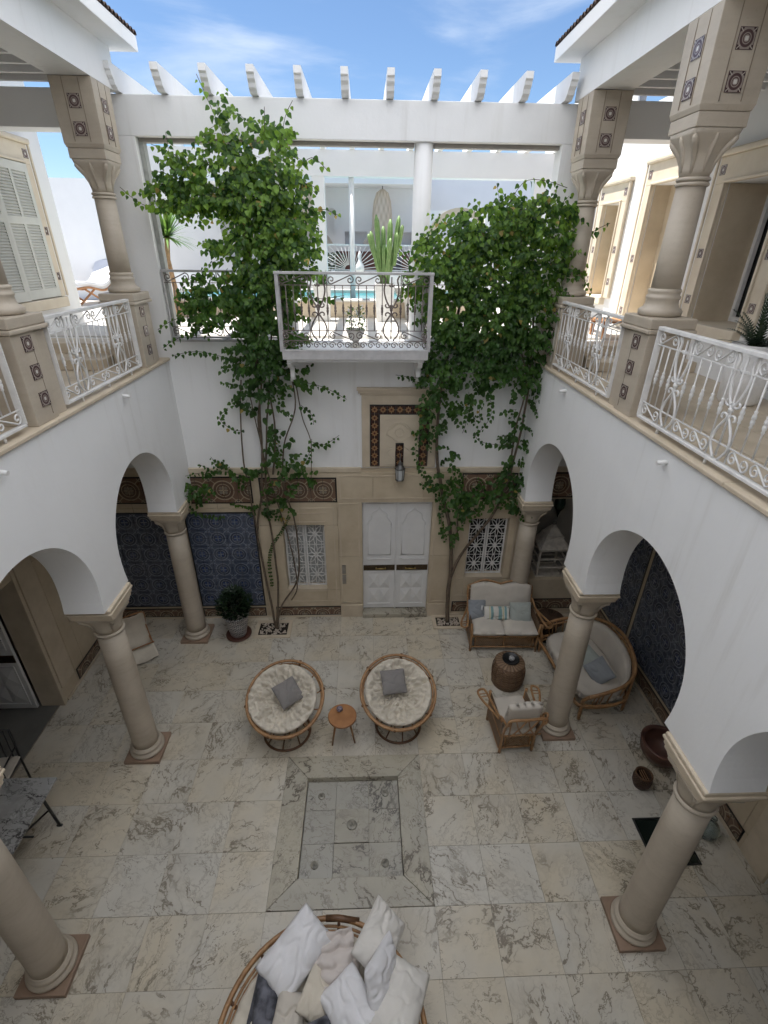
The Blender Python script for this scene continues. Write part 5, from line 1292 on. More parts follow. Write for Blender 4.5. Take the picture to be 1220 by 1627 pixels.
# ------------------------------------------------------------------ rattan armchair, loveseat, curved sofa
def lattice_panel(b, x0, x1, z0, z1, y, st=.035, r=.0035):
    nx = max(2, int((x1-x0)/st)); W_, H_ = x1-x0, z1-z0
    k = -H_
    while k < W_:
        a = max(0, k); c = min(W_, k+H_)
        if c-a > .01:
            b.tube([(x0+a, y, z0+(a-k)), (x0+c, y, z0+(c-k))], r, 3); b.tube([(x0+W_-a, y, z0+(a-k)), (x0+W_-c, y, z0+(c-k))], r, 3)
        k += st
    return b
def rattan_seat(name, label, cat_, x, y, rz, W_, Dp, Hb, woven_back=False, wavy=False):
    """local: faces -y, seat front at y=0, back at y=Dp"""
    o = thing(name, label, cat_, (x, y, 0), rz); hw = W_/2; m_ = MT['rattan']
    for s in (-1, 1):
        MB().tube([(s*(hw-.03), .02, 0), (s*(hw-.03), .02, .34), (s*(hw-.01), .02, .60)], .021, 8).build('leg', m_, o)
        MB().tube(cat([(s*(hw-.05), Dp-.05, 0), (s*(hw-.05), Dp-.04, .34), (s*(hw-.03), Dp+.04, .62), (s*(hw-.03), Dp+.12, Hb-.06)], 5), .021, 8).build('leg', m_, o)
        MB().tube(cat([(s*(hw-.02), Dp+.02, .70), (s*(hw-.0), Dp*.72, .62), (s*(hw+.03), Dp*.30, .60), (s*(hw+.06), .01, .60), (s*(hw+.10), -.04, .585), (s*(hw+.165), .0, .58), (s*(hw+.15), .12, .58), (s*(hw+.06), Dp*.55, .585), (s*(hw+.0), Dp*.80, .60)], 6), .017, 7).build('armrest', m_, o)
        b = MB()
        for q in (.03, .08): b.tube([(s*(hw+.03), .02+q, .597), (s*(hw+.155), .015+q, .58)], .008, 5)
        b.build('arm_rung', m_, o)
        b = MB(); b.tube([(s*(hw-.03), .02, .10), (s*(hw-.03), Dp-.05, .10)], .014, 6); b.tube([(s*(hw-.03), .02, .34), (s*(hw-.03), Dp-.05, .34)], .016, 6); b.build('side_rail', m_, o)
        b = MB(); b.box(s*(hw-.026)-.003, s*(hw-.026)+.003, .03, Dp-.05, .11, .58); b.build('side_panel', MT['wicker'], o, fixn=False)
    for yy, zz in ((.02, .10), (.02, .33), (Dp-.05, .10), (Dp-.05, .33)): MB().tube([(-hw+.03, yy, zz), (hw-.03, yy, zz)], .016, 7).build('rail', m_, o)
    np_ = 2 if W_ > .8 else 1
    for yy in (.02, Dp-.05):
        lattice_panel(MB(), -hw+.10, hw-.10, .115, .315, yy).build('lattice_panel', m_, o)
        for k in range(np_+1):
            xx = -hw+.10+(W_-.20)*k/np_; MB().tube([(xx, yy, .10), (xx, yy, .33)], .011, 6).build('stile', m_, o)
    if wavy:
        tp = cat([(-hw+.03, Dp+.12, Hb-.06), (-hw*.5, Dp+.14, Hb+.05), (-.03, Dp+.13, Hb-.01), (.03, Dp+.13, Hb-.01), (hw*.5, Dp+.14, Hb+.05), (hw-.03, Dp+.12, Hb-.06)], 8)
        MB().tube(tp, .02, 7).build('top_rail', m_, o); MB().tube([(-hw+.03, Dp+.115, Hb-.09), (hw-.03, Dp+.115, Hb-.09)], .015, 6).build('lower_top_rail', m_, o)
        MB().box(-hw+.03, hw-.03, Dp+.06, Dp+.068, .45, Hb-.10).build('back_panel', MT['wicker'], o, fixn=False)
    else:
        MB().tube(cat([(-hw+.03, Dp+.12, Hb-.10), (-hw+.05, Dp+.13, Hb), (0, Dp+.14, Hb+.01), (hw-.05, Dp+.13, Hb), (hw-.03, Dp+.12, Hb-.10)], 6), .020, 7).build('top_rail', m_, o)
        MB().tube([(-hw+.03, Dp+.06, .48), (hw-.03, Dp+.06, .48)], .015, 6).build('back_rail', m_, o)
        for xx, x2 in ((-.16, .0), (.0, -.16), (0, .16), (.16, 0)): MB().tube(cat([(xx, Dp+.065, .48), ((xx+x2)/2+.01, Dp+.10, .64), (x2, Dp+.13, Hb-.0)], 5), .011, 6).build('back_cane', m_, o)
        for s in (-1, 1):
            MB().tube([(s*(hw-.09), Dp+.065, .48), (s*(hw-.06), Dp+.12, Hb-.02)], .011, 6).build('back_cane', m_, o)
            MB().tube(cat([(s*(hw-.03), Dp+.09, Hb-.16), (s*(hw+.03), Dp+.02, Hb-.06), (s*(hw+.02), Dp-.06, Hb-.14), (s*(hw-.0), Dp-.02, .66)], 6), .016, 7).build('wing', m_, o)
    return o
def cushion_slab(label_name, W_, Dp, T_, mat, par, loc, rot=(0, 0, 0), seed=0, wav=0, n=26):
    b = MB(); top = []; bot = []
    for j in range(n+1):
        for i in range(n+1):
            u, v = -1+2*i/n, -1+2*j/n
            f = (1-abs(u)**7)**.4*(1-abs(v)**7)**.4
            y = Dp/2*v + (wav*abs(math.sin(PI*(u*1.0)))*(v > .6)*(v-.6)/.4 if wav else 0)
            k = .008*nz3(u*2+seed, v*2, seed, 1.6)
            top.append((W_/2*u, y, T_/2*f+k+.012*(1-u*u)*(1-v*v))); bot.append((W_/2*u, y, -T_/2*f))
    b.v = top+bot; N_ = (n+1)**2
    for j in range(n):
        for i in range(n):
            a = j*(n+1)+i; b.f += [(a, a+1, a+n+2, a+n+1), (N_+a, N_+a+n+1, N_+a+n+2, N_+a+1)]; b.sm += [True]*2; b.uv += [None]*2
    for i in range(n):
        for a, c in ((i, i+1), (n*(n+1)+i+1, n*(n+1)+i), ((i+1)*(n+1), i*(n+1)), (i*(n+1)+n, (i+1)*(n+1)+n)): b.f.append((a, N_+a, N_+c, c)); b.sm.append(True); b.uv.append(None)
    o = b.build(label_name, MT[mat], par); o.location = loc; o.rotation_euler = tuple(R(a) for a in rot); return o
# armchair seen from behind (faces +y)
ac = rattan_seat('rattan_armchair', 'rattan armchair with its back to the viewer, cream cushion folded over the top', 'armchair', 2.03, 5.02, PI+R(3), .56, .62, .86)
cushion_slab('seat_cushion', .50, .62, .12, 'linen_p', ac, (0, .29, .405), (0, 0, 0), 1)
cushion_slab('back_cushion', .47, .56, .13, 'linen_p', ac, (0, .565, .72), (80, 0, 0), 2)
# loveseat
lv = rattan_seat('rattan_loveseat', 'rattan loveseat with wavy back rail and cream cushions under the dark lattice window', 'loveseat', 2.36, 6.38, R(-2), 1.20, .60, .95, wavy=True)
cushion_slab('seat_cushion', .56, .62, .14, 'linen_p', lv, (-.28, .28, .42), (0, 0, 0), 3); cushion_slab('seat_cushion', .56, .62, .14, 'linen_p', lv, (.28, .28, .42), (0, 0, 0), 4)
cushion_slab('back_cushion', 1.08, .52, .13, 'linen_p', lv, (0, .60, .70), (76, 0, 0), 5, wav=.06)
pillow('pale grey cushion leaning in the corner of the loveseat by the tree pit', (1.93, 6.80, .60), (60, 12, 14), .36, .36, .12, 'grey_f', 21)
def lumbar():
    o = thing('lumbar_cushion', 'striped teal and cream lumbar cushion with tassels in the middle of the loveseat', 'cushion', (2.27, 6.72, .585)); o.rotation_euler = (R(58), 0, R(-2))
    pillow_mesh(.46, .24, .11, None, 22).build('cover', MT['stripe'], o)
    for sx in (-1, 1):
        for sy in (-1, 1): MB().tube([(sx*.225, sy*.115, 0), (sx*.255, sy*.125, .0), (sx*.265, sy*.10-.05, .0)], [.006, .014, .016], 6).build('tassel', MT['cotton'], o)
lumbar()
pillow('grey-green square cushion leaning against the arm of the loveseat beside the corner column', (2.68, 6.70, .60), (62, -4, -6), .38, .38, .11, 'sage', 23)
# curved sofa against the side wall: faces -x
cs = thing('curved_rattan_sofa', 'oval backed rattan sofa with cream cushions along the dark blue tile wall', 'sofa', (3.48, 5.72, 0), R(-90+6))
# local: faces -y, x along the length
Lh = .75
bk = cat([(-Lh-.03, -.36, .52), (-Lh-.05, -.12, .60), (-Lh, .18, .66), (-Lh*.80, .40, .74), (-Lh*.45, .50, .85), (0, .53, .91), (Lh*.45, .50, .85), (Lh*.80, .40, .74), (Lh, .18, .66), (Lh+.05, -.12, .60), (Lh+.03, -.36, .52)], 6)
MB().tube(bk, .026, 8).build('top_rail', MT['rattan'], cs)
bk2 = [(p.x*.97, p.y*.97, p.z-.06) for p in bk]; MB().tube(bk2, .015, 6).build('inner_rail', MT['rattan'], cs)
for s in (-1, 1):
    MB().tube(cat([(s*(Lh+.03), -.36, .52), (s*(Lh), -.42, .44), (s*(Lh-.04), -.40, .30), (s*(Lh-.03), -.40, 0)], 5), .026, 8).build('leg', MT['rattan'], cs)
    MB().tube(cat([(s*(Lh-.10), .34, 0), (s*(Lh-.06), .32, .35), (s*(Lh*.86), .36, .70)], 4), .022, 8).build('leg', MT['rattan'], cs)
    for q in (-.26, -.20, -.14): MB().tube([(s*(Lh-.01), q, .31), (s*(Lh+.04), q, .58)], .010, 6).build('arm_cane', MT['rattan'], cs)
for k in range(11):
    i = 8+int(k*(len(bk)-17)/10); p = bk[i]; MB().tube([(p.x*.92, min(p.y*.9, .42), .30), (p.x, p.y, p.z)], .011, 6).build('back_cane', MT['rattan'], cs)
fr = cat([(-Lh+.02, -.40, .30), (-.4, -.46, .30), (.4, -.46, .30), (Lh-.02, -.40, .30), (Lh-.05, .30, .30), (0, .42, .30), (-Lh+.05, .30, .30)], 6, closed=True)
MB().tube(fr, .022, 7, closed=True).build('seat_rail', MT['rattan'], cs); MB().tube([(p.x*.97, p.y*.97, .24) for p in fr], .014, 6, closed=True).build('lower_rail', MT['rattan'], cs)
b = MB(); n = 40; nr = 10; tops = []
for i in range(nr+1):
    q = i/nr; rg = []
    for k in range(n):
        a = 2*PI*k/n; c_, s_ = math.cos(a), math.sin(a); ee = .55
        x_ = math.copysign(abs(c_)**ee, c_)*(Lh-.03)*q; y_ = math.copysign(abs(s_)**ee, s_)*.43*q-.02
        rg.append((x_, y_, .44+.035*(1-q**6)+.008*nz3(x_, y_, 2, 5)-(.09 if i == nr else 0)))
    tops.append(rg)
b.rings(list(reversed(tops)), cap0=True, cap1=True); b.build('seat_cushion', MT['linen_p'], cs)
b = MB(); rgs = []
for i in range(25):
    u = -1+2*i/24; x_ = u*(Lh-.06); yb = .40-.16*abs(u)**3.0; zt = .86-.20*abs(u)**2.4; rg = []
    for k in range(16):
        a = 2*PI*k/16; zz = (.46+zt)/2+(zt-.46)/2*math.copysign(abs(math.sin(a))**.5, math.sin(a)); th_ = .065*math.copysign(abs(math.cos(a))**.6, math.cos(a))*(1-abs(u)**8*.7)
        rg.append((x_, yb+(zz-.46)*.16-.03+th_, zz+.01*nz3(x_, zz, 3, 6)))
    rgs.append(rg)
b.rings(rgs); b.build('back_cushion', MT['linen_p'], cs)
def ruffle(o, x0, x1, y, z):
    b = MB(); n = 60; ring_ = []
    for k in range(n+1):
        x = x0+(x1-x0)*k/n; ring_.append([(x, y+.012*math.sin(k*1.3), z), (x, y+.025*math.sin(k*1.3+.5), z-.07)])
    for k in range(n): b.face([ring_[k][0], ring_[k+1][0], ring_[k+1][1], ring_[k][1]], True)
    return b.build('ruffle', MT['linen_p'], o)
b = MB(); pr = []
for k in range(121):
    a = 2*PI*k/120; c_, s_ = math.cos(a), math.sin(a); ee = .55; w_ = 1+.02*math.sin(k*1.7)
    pr.append(((math.copysign(abs(c_)**ee, c_)*(Lh-.035)*w_, math.copysign(abs(s_)**ee, s_)*.425*w_-.02)))
for k in range(120): b.face([(pr[k][0]*.985, pr[k][1]*.985, .39), (pr[k+1][0]*.985, pr[k+1][1]*.985, .39), (pr[k+1][0], pr[k+1][1], .315), (pr[k][0], pr[k][1], .315)], True)
b.build('ruffle', MT['linen_p'], cs, fixn=False)
pillow('dark grey square cushion standing on its corner on the curved sofa', (3.50, 5.32, .60), (60, 30, -62), .36, .36, .11, 'grey_f', 24)
pillow('pale grey-green cushion behind the dark grey one on the curved sofa', (3.46, 5.62, .58), (35, 0, -75), .38, .30, .12, 'sage', 25)
# wicker drum table with black tray and glass
wt = thing('wicker_drum_table', 'round brown wicker drum table in front of the loveseat', 'side table', (2.26, 5.72, 0))
MB().lathe([(.238, .002), (.250, .10), (.252, .22), (.242, .34), (.225, .42)], n=40).build('drum', MT['wicker'], wt)
MB().lathe([(.228, .42), (.232, .432), (.225, .444), (.01, .446)], n=40, cap0=False).build('top', MT['wicker'], wt)
for zz in (.11, .22, .33, .425): ring(MB(), .252 if zz < .4 else .232, zz, .006, n=36, sq=4).build('hoop', MT['rattan_d'], wt)
for k in range(14):
    a = 2*PI*k/14; MB().tube([(.242*math.cos(a), .242*math.sin(a), .01), (.254*math.cos(a), .25*math.sin(a), .12), (.26*math.cos(a), .26*math.sin(a), .22), (.254*math.cos(a), .254*math.sin(a), .34), (.23*math.cos(a), .23*math.sin(a), .42)], .006, 4).build('rib', MT['rattan_d'], wt)
tr = MB().lathe([(.125, .447), (.135, .455), (.135, .475), (.128, .475), (.122, .458), (.01, .456)], c=(2.28, 5.75), n=32).build('tray', MT['black_iron']); recenter(tr); tag(tr, 'round black tray on the wicker drum table', 'tray')
gl = MB().lathe([(.035, .457), (.045, .475), (.045, .505), (.035, .52), (.01, .525)], c=(2.285, 5.73), n=20).build('glass_votive', simple('pale_glazed_votive', (.45, .45, .45), .15, .3, 40)); recenter(gl); tag(gl, 'small pale glass votive on the black tray', 'candle holder')
dk = thing('wicker_stool', 'round dark brown wicker stool in the corner between loveseat and curved sofa', 'stool', (3.26, 6.76, 0))
MB().lathe([(.20, .0), (.17, .10), (.15, .20), (.18, .32), (.235, .42), (.23, .44), (.02, .442)], n=36).build('body', MT['wicker_d'], dk); ring(MB(), .236, .43, .014, n=36).build('hoop', MT['rattan_d'], dk)
# floor basket and terracotta bowl
bk_ = thing('floor_basket', 'small dark open-topped wicker basket on the floor near the terracotta bowl', 'basket', (3.58, 3.92, 0))
MB().lathe([(.085, .002), (.115, .08), (.12, .15), (.105, .21), (.10, .22), (.09, .215), (.10, .14), (.08, .03), (.02, .03)], n=26).build('body', MT['wicker_d'], bk_); ring(MB(), .10, .222, .012, n=26).build('rim', MT['rattan_d'], bk_)
for k in range(3): MB().tube([(-.03+.03*k, -.07, .20), (-.03+.03*k, .07, .20)], .004, 5).build('cane', MT['rattan'], bk_)
tb_ = MB().lathe([(.14, .001), (.17, .03), (.25, .14), (.275, .22), (.26, .28), (.285, .30), (.285, .325), (.255, .33), (.235, .30), (.245, .22), (.20, .10), (.02, .05)], c=(4.02, 4.30), n=40).build('terracotta_bowl', MT['terracotta']); recenter(tb_); tag(tb_, 'big dark glazed terracotta bowl on the floor by the blue tile wall', 'bowl')
sc_ = MB().lathe([(.15, .001), (.26, .008), (.27, .022), (.262, .024), (.02, .012)], c=(4.02, 4.30), n=36)
# hatch and glass jar
ht = thing('floor_hatch', 'dark square glazed hatch in the marble floor behind the near column', 'floor hatch', (3.54, 3.22, 0))
b = MB()
for a, c, d, e in ((3.26, 3.82, 2.95, 2.972), (3.26, 3.82, 3.468, 3.49), (3.26, 3.282, 2.973, 3.467), (3.798, 3.82, 2.973, 3.467)): b.box(a, c, d, e, .001, .012)
b.build('frame', MT['black_iron'], ht, world=True, fixn=False)
boxo('pane', simple('dark_green_glass', (.012, .018, .014), .12, .1), ht, 3.283, 3.797, 2.974, 3.466, .001, .006)
jr = MB().lathe([(.10, .001), (.125, .03), (.13, .12), (.09, .19), (.035, .24), (.035, .29), (.045, .30), (.035, .30), (.03, .24), (.08, .18), (.12, .12), (.11, .03), (.02, .012)], c=(4.08, 3.30), n=30).build('glass_jar', MT['glass']); recenter(jr); tag(jr, 'clear glass demijohn on the floor beside the dark hatch', 'jar')
# marble table and iron chair at the side
mt = thing('marble_table', 'grey marble table on black iron legs cut by the picture edge', 'table', (-4.02, 3.31, 0))
boxo('top', MT['marble_t'], mt, -4.42, -3.62, 2.90, 3.72, .725, .752, bevel=.004)
b = MB()
for (x, y, dx, dy) in ((-3.80, 3.60, -.06, -.0), (-4.12, 3.02, -.06, 0), (-4.26, 3.60, .06, 0), (-4.26, 3.02, .06, 0)):
    q = MB().tube([(x, y, .724), (x-dx*1.0, y, 0)], .017, 7); q.build('leg', MT['black_iron'], mt, world=True); MB().tube([(x-dx-.03, y, .012), (x-dx+.03, y, .012)], .016, 6).build('foot', MT['black_iron'], mt, world=True)
for x in (-3.79, -4.27): MB().tube([(x, 3.60, .30), (x-.3 if x > -4 else x, 3.02, .30)], .012, 6).build('stretcher', MT['black_iron'], mt, world=True)
MB().tube([(-3.79, 3.31, .30), (-4.27, 3.31, .30)], .012, 6).build('stretcher', MT['black_iron'], mt, world=True)
ic = thing('iron_chair', 'black iron chair with pale seat behind the grey marble table', 'chair', (-4.60, 4.02, 0), R(8))
for x in (-.19, .19):
    MB().tube([(x, .16, 0), (x, .17, .45), (x, .20, .92)], .013, 7).build('leg', MT['black_iron'], ic); MB().tube([(x, -.18, 0), (x, -.18, .45)], .013, 7).build('leg', MT['black_iron'], ic)
    MB().tube([(x, .17, .64), (x, -.16, .63), (x, -.17, .45)], .011, 6).build('arm', MT['black_iron'], ic)
MB().tube([(-.19, .20, .92), (0, .21, .94), (.19, .20, .92)], .013, 7).build('top_rail', MT['black_iron'], ic)
for k in range(4): MB().tube([(-.12+.08*k, .17, .46), (-.12+.08*k, .205, .93)], .007, 5).build('spindle', MT['black_iron'], ic)
MB().box(-.20, .20, -.19, .18, .445, .475).build('seat', MT['linen_p'], ic, fixn=False, bevel=.012)
# sling chair in the shaded corner
sg_ = thing('sling_chair', 'folding wooden sling chair with pale canvas seat in the shaded corner', 'chair', (-4.0, 6.66, 0), R(35)); sg_.scale = (.68,)*3
for s in (-.30, .30):
    MB().tube(cat([(s, .62, 0), (s, .30, .50), (s, .12, .86), (s*.9, .10, .93), (s*.6, .10, .96)], 5), .017, 7).build('pole', MT['wood'], sg_)
    MB().tube([(s*.93, -.55, .0), (s*.93, -.10, .30), (s*.93, .35, .55)], .016, 7).build('pole', MT['wood'], sg_)
    MB().tube([(s*.9, .50, .05), (s*.9, -.45, .34)], .016, 7).build('pole', MT['wood'], sg_)
MB().tube([(-.18, .10, .96), (.18, .10, .96)], .017, 7).build('cross_bar', MT['wood'], sg_); MB().tube([(-.30, -.45, .34), (.30, -.45, .34)], .017, 7).build('cross_bar', MT['wood'], sg_)
b = MB(); cp = cat([(0, .10, .95), (0, .20, .60), (0, .12, .26), (0, -.14, .16), (0, -.42, .30), (0, -.62, .24), (0, -.72, .10)], 7); rgs = []
for i, p in enumerate(cp):
    rgs.append([(-.29+.58*k/10, p.y+.012*nz3(k, i, 1, .7), p.z-.05*math.sin(PI*k/10)+.02*nz3(k, i, 4, .6)) for k in range(11)])
for i in range(len(rgs)-1):
    for k in range(10): b.face([rgs[i][k], rgs[i][k+1], rgs[i+1][k+1], rgs[i+1][k]], True)
q = b.build('canvas', MT['linen'], sg_); q.modifiers.new('thick', 'SOLIDIFY').thickness = .01

# ------------------------------------------------------------------ lanterns
wl = thing('wall_lantern', 'small hexagonal metal lantern hanging over the double door', 'lantern', (.535, YF-.17, 2.90))
MT['pewter'] = simple('pewter', (.16, .16, .16), .4, .2, 20, metal=.7)
MT['frost'] = simple('frosted_glass', (.50, .52, .52), .3, .05)
b = MB()
for k in range(6):
    a = 2*PI*k/6; a2 = 2*PI*(k+1)/6; c1 = (math.cos(a)*.075, math.sin(a)*.075); c2 = (math.cos(a2)*.075, math.sin(a2)*.075)
    MB().tube([(c1[0]*.85, c1[1]*.85, .02), (*c1, .20)], .006, 5).build('bar', MT['pewter'], wl)
    gb = MB(); gb.face([(c1[0]*.82, c1[1]*.82, .025), (c2[0]*.82, c2[1]*.82, .025), (c2[0]*.95, c2[1]*.95, .195), (c1[0]*.95, c1[1]*.95, .195)]); gb.build('pane', MT['frost'], wl)
MB().lathe([(.03, 0), (.075, .008), (.07, .022), (.02, .024)], n=6).build('base', MT['pewter'], wl)
MB().lathe([(.085, .198), (.088, .21), (.05, .26), (.035, .275), (.04, .29), (.015, .33), (.01, .35)], n=6).build('cap', MT['pewter'], wl)
MB().tube([(0, 0, .345), (0, .0, .40)], .005, 5).build('hook', MT['pewter'], wl); MB().tube(cat([(0, 0, .40), (0, .03, .44), (0, .09, .42), (0, .112, .36)], 5), .007, 5).build('bracket', MT['pewter'], wl)
big = thing('floor_lantern', 'large whitewashed timber lantern with pyramid roof in the niche', 'lantern', (3.42, YF+.28, NI[2]+.002))
wm = simple('whitewashed_timber', (.60, .55, .48), .7, .15, 12)
for sx in (-.25, .25):
    for sy in (-.22, .22): MB().box(sx-.016, sx+.016, sy-.016, sy+.016, 0, .58).build('post', wm, big, fixn=False)
for zz in (.0, .19, .37, .56):
    b = MB(); b.box(-.234, .234, -.233, -.21, zz, zz+.03).box(-.234, .234, .21, .233, zz, zz+.03).box(-.263, -.24, -.20, .20, zz, zz+.03).box(.24, .263, -.20, .20, zz, zz+.03); b.build('rail', wm, big, fixn=False)
MB().box(-.225, .225, -.20, .20, .002, .02).build('base', wm, big, fixn=False)
for q0, q1, z0, z1 in ((.29, .29, .592, .615), (.25, .15, .617, .80), (.17, .17, .802, .82), (.14, .03, .822, 1.0)):
    MB().rings([[(s1*q, s2*q*.88, z) for s1, s2 in ((-1, -1), (1, -1), (1, 1), (-1, 1))] for q, z in ((q0, z0), (q1, z1))], smooth=False).build('roof', wm, big)
ring(MB(), .035, 0, .006, n=16, m=Matrix.Translation((0, 0, 1.035)) @ Matrix.Rotation(PI/2, 4, 'X')).build('loop', MT['pewter'], big)
hl = thing('hanging_lamp', 'dark green teardrop glass lamp hanging in the lantern niche', 'pendant lamp', (3.42, YF+.22, 1.93))
MB().lathe([(.004, 0), (.012, .10), (.03, .17), (.085, .26), (.098, .34), (.08, .44), (.05, .46)], n=20).build('shade', simple('dark_green_glaze', (.012, .03, .02), .25, .1), hl); MB().tube([(0, 0, .46), (0, 0, .549)], .006, 5).build('cord', MT['black_iron'], hl)

# ------------------------------------------------------------------ potted plant and vine pits
po = thing('patterned_pot', 'black and white patterned pot on a brown saucer with a dark bushy plant', 'plant pot', (-2.33, 6.92, 0))
MB().lathe([(.13, .03), (.145, .06), (.185, .30), (.215, .46), (.228, .475), (.228, .50), (.212, .50), (.205, .44), (.02, .43)], n=40).build('pot_body', MT['potpat'], po)
MB().lathe([(.15, .001), (.20, .01), (.225, .03), (.225, .045), (.21, .045), (.19, .025), (.02, .025)], n=36).build('saucer', MT['terracotta'], po)
b = MB(); random.seed(5)
for k in range(60):
    a = random.uniform(0, 6.28); r = .2*random.random()**.5; s = random.uniform(.012, .022)
    b.lathe([(s*.5, .435), (s, .445), (s*.6, .457)], c=(r*math.cos(a), r*math.sin(a)), n=6)
q = b.build('pebble_layer', MT['pebbles'], po); q['kind'] = 'stuff'
def leaf_pts(L_, W_, fold=.25, curl=.25):
    # heart shaped leaf, stem at origin, tip at +y, normal +z
    return [(0, 0, 0), (-.42*W_, .10*L_, fold*.42*W_), (-.50*W_, .38*L_, fold*.5*W_-curl*.02*L_), (-.26*W_, .72*L_, fold*.26*W_-curl*.16*L_), (0, L_, -curl*.35*L_), (.26*W_, .72*L_, fold*.26*W_-curl*.16*L_), (.50*W_, .38*L_, fold*.5*W_-curl*.02*L_), (.42*W_, .10*L_, fold*.42*W_), (0, .45*L_, -.03*L_)]
LF = [(0, 8, 2, 1), (8, 4, 3, 2), (0, 7, 6, 8), (8, 6, 5, 4)]
LF2 = [(0, 8, 2, 1), (8, 4, 3, 2), (0, 7, 6, 8), (8, 6, 5, 4)]
def add_leaf(b, M_, L_, W_):
    i = len(b.v); b.v += [tuple(M_ @ Vector(p)) for p in leaf_pts(L_, W_, random.uniform(.1, .45), random.uniform(.1, .6))]
    for f in LF: b.f.append(tuple(i+a for a in f)); b.sm.append(False); b.uv.append(None)
def leafM(p, tip, nrm):
    y = tip.normalized(); z = (nrm-y*nrm.dot(y))
    z = z.normalized() if z.length > 1e-4 else Vector((0, 0, 1)); x = y.cross(z)
    M_ = Matrix((x, y, z)).transposed().to_4x4(); M_.translation = p; return M_
b = MB()
for k in range(900):
    a = random.uniform(0, 6.28); h_ = random.uniform(0, 1); r = (.06+.24*math.sin(PI*min(1, h_*.8+.15)))*random.random()**.5
    p = Vector((r*math.cos(a), r*math.sin(a), .46+.52*h_)); d = Vector((math.cos(a)*.8, math.sin(a)*.8, random.uniform(.0, 1.1)))
    add_leaf(b, leafM(p, d, Vector((random.uniform(-.4, .4), random.uniform(-.4, .4), 1))), random.uniform(.05, .09), random.uniform(.025, .045))
q = b.build('foliage', MT['darkleaf'], po, fixn=False); q['kind'] = 'stuff'
for k in range(7):
    a = k*.9; MB().tube(cat([(.04*math.cos(a), .04*math.sin(a), .43), (.09*math.cos(a), .09*math.sin(a), .65), (.16*math.cos(a), .16*math.sin(a), .88)], 3), .006, 4).build('stem', MT['bark_d'], po)
def pit(label, x0, x1, y0, y1, mat):
    o = thing('vine_pit', label, 'planting pit', ((x0+x1)/2, (y0+y1)/2, 0))
    fw_ = .07; b = MB()
    for a, c, d, e in ((x0, x1, y0, y0+fw_), (x0, x1, y1-fw_, y1), (x0, x0+fw_, y0+fw_+.001, y1-fw_-.001), (x1-fw_, x1, y0+fw_+.001, y1-fw_-.001)): b.box(a, c, d, e, .001, .022)
    b.build('border', MT['lime2'], o, world=True, fixn=False, bevel=.004)
    boxo('soil', MT['soil'], o, x0+fw_, x1-fw_, y0+fw_, y1-fw_, .001, .004)
    pm = []
    for k in range(3):
        q = MB(); rr = []
        for ph in (.0, .35, .7, 1.0):
            rr.append([(math.cos(2*PI*j/7)*math.sin(PI*(.08+.84*ph))*(1+.15*math.sin(j*2+k)), math.sin(2*PI*j/7)*math.sin(PI*(.08+.84*ph))*(.8+.1*k), -math.cos(PI*(.08+.84*ph))*.62) for j in range(7)])
        q.rings(rr); pm.append(q.mesh('pebble', MT['pebble']))
    for k in range(110):
        xx = random.uniform(x0+fw_+.02, x1-fw_-.02); yy = random.uniform(y0+fw_+.02, y1-fw_-.02); s = random.uniform(.012, .022)
        inst(random.choice(pm), 'pebble', o, (xx-o.location.x, yy-o.location.y, .012+random.uniform(0, .012)), (random.uniform(-.4, .4), random.uniform(-.4, .4), random.uniform(0, 6)), s)
    return o
pit('square pebble-filled pit at the foot of the tall stemmed vine', -2.06, -1.40, 6.81, 7.28, None)
pit('square pebble-filled pit at the foot of the broad vine beside the loveseat', 1.22, 1.80, 6.98, 7.37, None)

